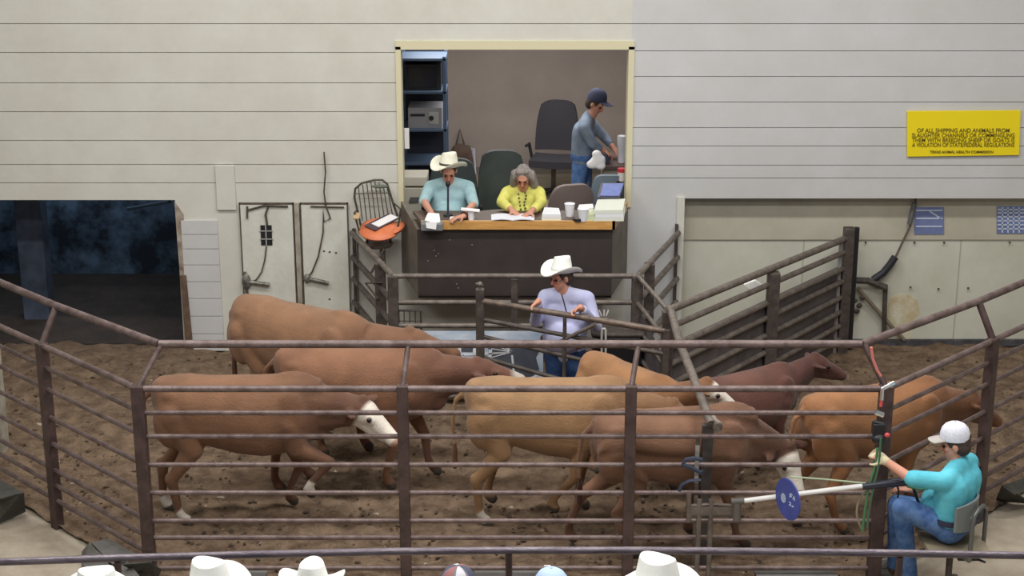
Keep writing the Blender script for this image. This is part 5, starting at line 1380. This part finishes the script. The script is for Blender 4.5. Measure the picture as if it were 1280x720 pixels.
g = G(); g.lathe(PY(473, 304, yc2) - V((0, 0, .03)), [(.14, 0), (.16, .03), (.05, .06)], None, 20); g.tube([PY(478, 308, yc2), PY(480, 420, yc2)], .03, 8); g.tube([V((PY(478, 308, yc2).x, yc2, 1.2)), V((PY(478, 308, yc2).x, yc2, 0))], .03, 8); build('pedestal', g, M_pipe2, wc)
g = G(); ct_ = cs + V((.03, .02, .078)); R0 = Matrix.Rotation(math.radians(14), 3, 'X') @ Matrix.Rotation(math.radians(48), 3, 'Z'); g.box(ct_, (.36, .16, .008), R0); solid('clipboard', g, mat('dark board', (84, 66, 74), .6), 'dark clipboard lying on the orange cushion of the wire chair', 'clipboard', ct_, smooth=0)
g = G(); g.box(ct_ + R0 @ V((.03, -.01, .008)), (.28, .11, .004), R0); solid('paper', g, M_paper, 'white folded paper lying on the orange cushion of the wire chair', 'paper', ct_, smooth=0)

# ================================================================ spectators at the bottom, on a raised tier
ZTi = .85
g = G(); g.bb(-9, 9, -3.5, 8.15, -.02, ZTi); struct('seating_tier', g, mat('tier concrete', (150, 144, 134), .85, c2=(126, 120, 110), scale=2))
bench = thing('bench', 'long wooden spectator bench just below the picture, under the white hats', 'bench', (0, 7.45, ZTi))
g = G(); g.bb(-3, 3, 7.2, 7.62, ZTi + .42, ZTi + .46); build('seat_board', g, mat('bench wood', (150, 118, 84), .6, c2=(128, 98, 68), scale=3, stretch=(.3, 4, 4)), bench, smooth=0)
for x in (-2.8, -1.4, 0, 1.4, 2.8): g = G(); g.bb(x - .03, x + .03, 7.25, 7.58, ZTi, ZTi + .42); build('leg', g, M_dark, bench, smooth=0)
def spectator(px, ptop, label, shirt, wear, toph, face=(0, 1, -.1)):
    """ptop: picture row of the top of the hat; toph: hat top above head centre"""
    Y = 7.6
    t = PY(px, ptop, Y); h = V((t.x, Y, t.z - toph)); f = V(face)
    seat = ZTi + .46
    P = dict(head=h, face=f, neck=h + V((0, -.04, -.15)), chest=h + V((0, -.07, -.33)), pelvis=V((h.x, 7.42, seat + .155)), shL=h + V((-.165, -.05, -.24)), shR=h + V((.165, -.05, -.24)),
             elL=h + V((-.165, .05, -.5)), elR=h + V((.165, .05, -.5)), wrL=V((h.x - .10, 7.72, seat + .22)), wrR=V((h.x + .10, 7.72, seat + .22)),
             knL=(h.x - .12, 7.86, seat + .05), knR=(h.x + .12, 7.86, seat + .05), anL=(h.x - .12, 7.9, ZTi + .1), anR=(h.x + .12, 7.9, ZTi + .1), toL=(h.x - .13, 8.03, ZTi + .05), toR=(h.x + .13, 8.03, ZTi + .05))
    return person(label, (h.x, 7.5, ZTi), P, shirt, M_jean2, wear, sleeve=.9, hair=M_darkhair, voxel=.012, group='spectators along the bottom')
sh1 = cloth('plaid grey shirt', (150, 150, 158)); sh2 = cloth('navy shirt', (58, 66, 96))
def chat(fx, fy, k=1.12, curl=.07, up=(0, 0, 1)):
    return cap_hat((fx, fy, -.05), up, k, M_felt, None, .05, curl)
TH = .05 + .145 * 1.12
spectator(118, 711, 'spectator under the low white hat at bottom left, left of the first rail post', sh1, chat(.9, .3), TH, (.5, .8, -.2))
spectator(262, 702, 'spectator in a broad white cowboy hat, the second hat from the left', sh2, chat(-.85, .5, 1.16), TH, (-.6, .7, -.2))
spectator(389, 701, 'spectator whose white cowboy hat shows a round crown between turned up brims', sh1, chat(.05, 1, 1.05, .085), TH, (0, 1, -.2))
def patch_cap(root, A, R, P): ball_cap(root, A(-.006, 0, .05), (.3, .9, -.1), (0, 0, 1), 1.12, mat('grey cap cloth', (120, 116, 128), .8), None, panels=[mat('cap red', (146, 96, 96), .8), mat('cap navy', (74, 78, 100), .8), mat('cap white', (204, 204, 212), .8)] * 2)
spectator(571, 708, 'spectator in a cap of red, navy and white panels, left of the middle rail post', sh2, patch_cap, .05 + .13 * 1.12, (.2, 1, -.2))
def blue_cap(root, A, R, P): ball_cap(root, A(-.006, 0, .05), (-.2, .95, -.1), (0, 0, 1), 1.12, mat('light blue cap', (178, 202, 238), .8), None)
spectator(690, 711, 'spectator in a light blue cap, right of the middle rail post', sh2, blue_cap, .05 + .13 * 1.12, (0, 1, -.2))
spectator(824, 696, 'spectator in the tallest white cowboy hat, right of the light blue cap', sh1, chat(-.75, .65, 1.25, .05), .05 + .145 * 1.25, (-.5, .8, -.2))
g = G(); c = PY(684, 712, 7.9); g.box(c, (.035, .006, .05)); g.box(c + V((0, 0, -.06)), (.012, .006, .12)); solid('white_tag', g, M_paper, 'small white card held up just left of the light blue cap', 'card', c, smooth=0)
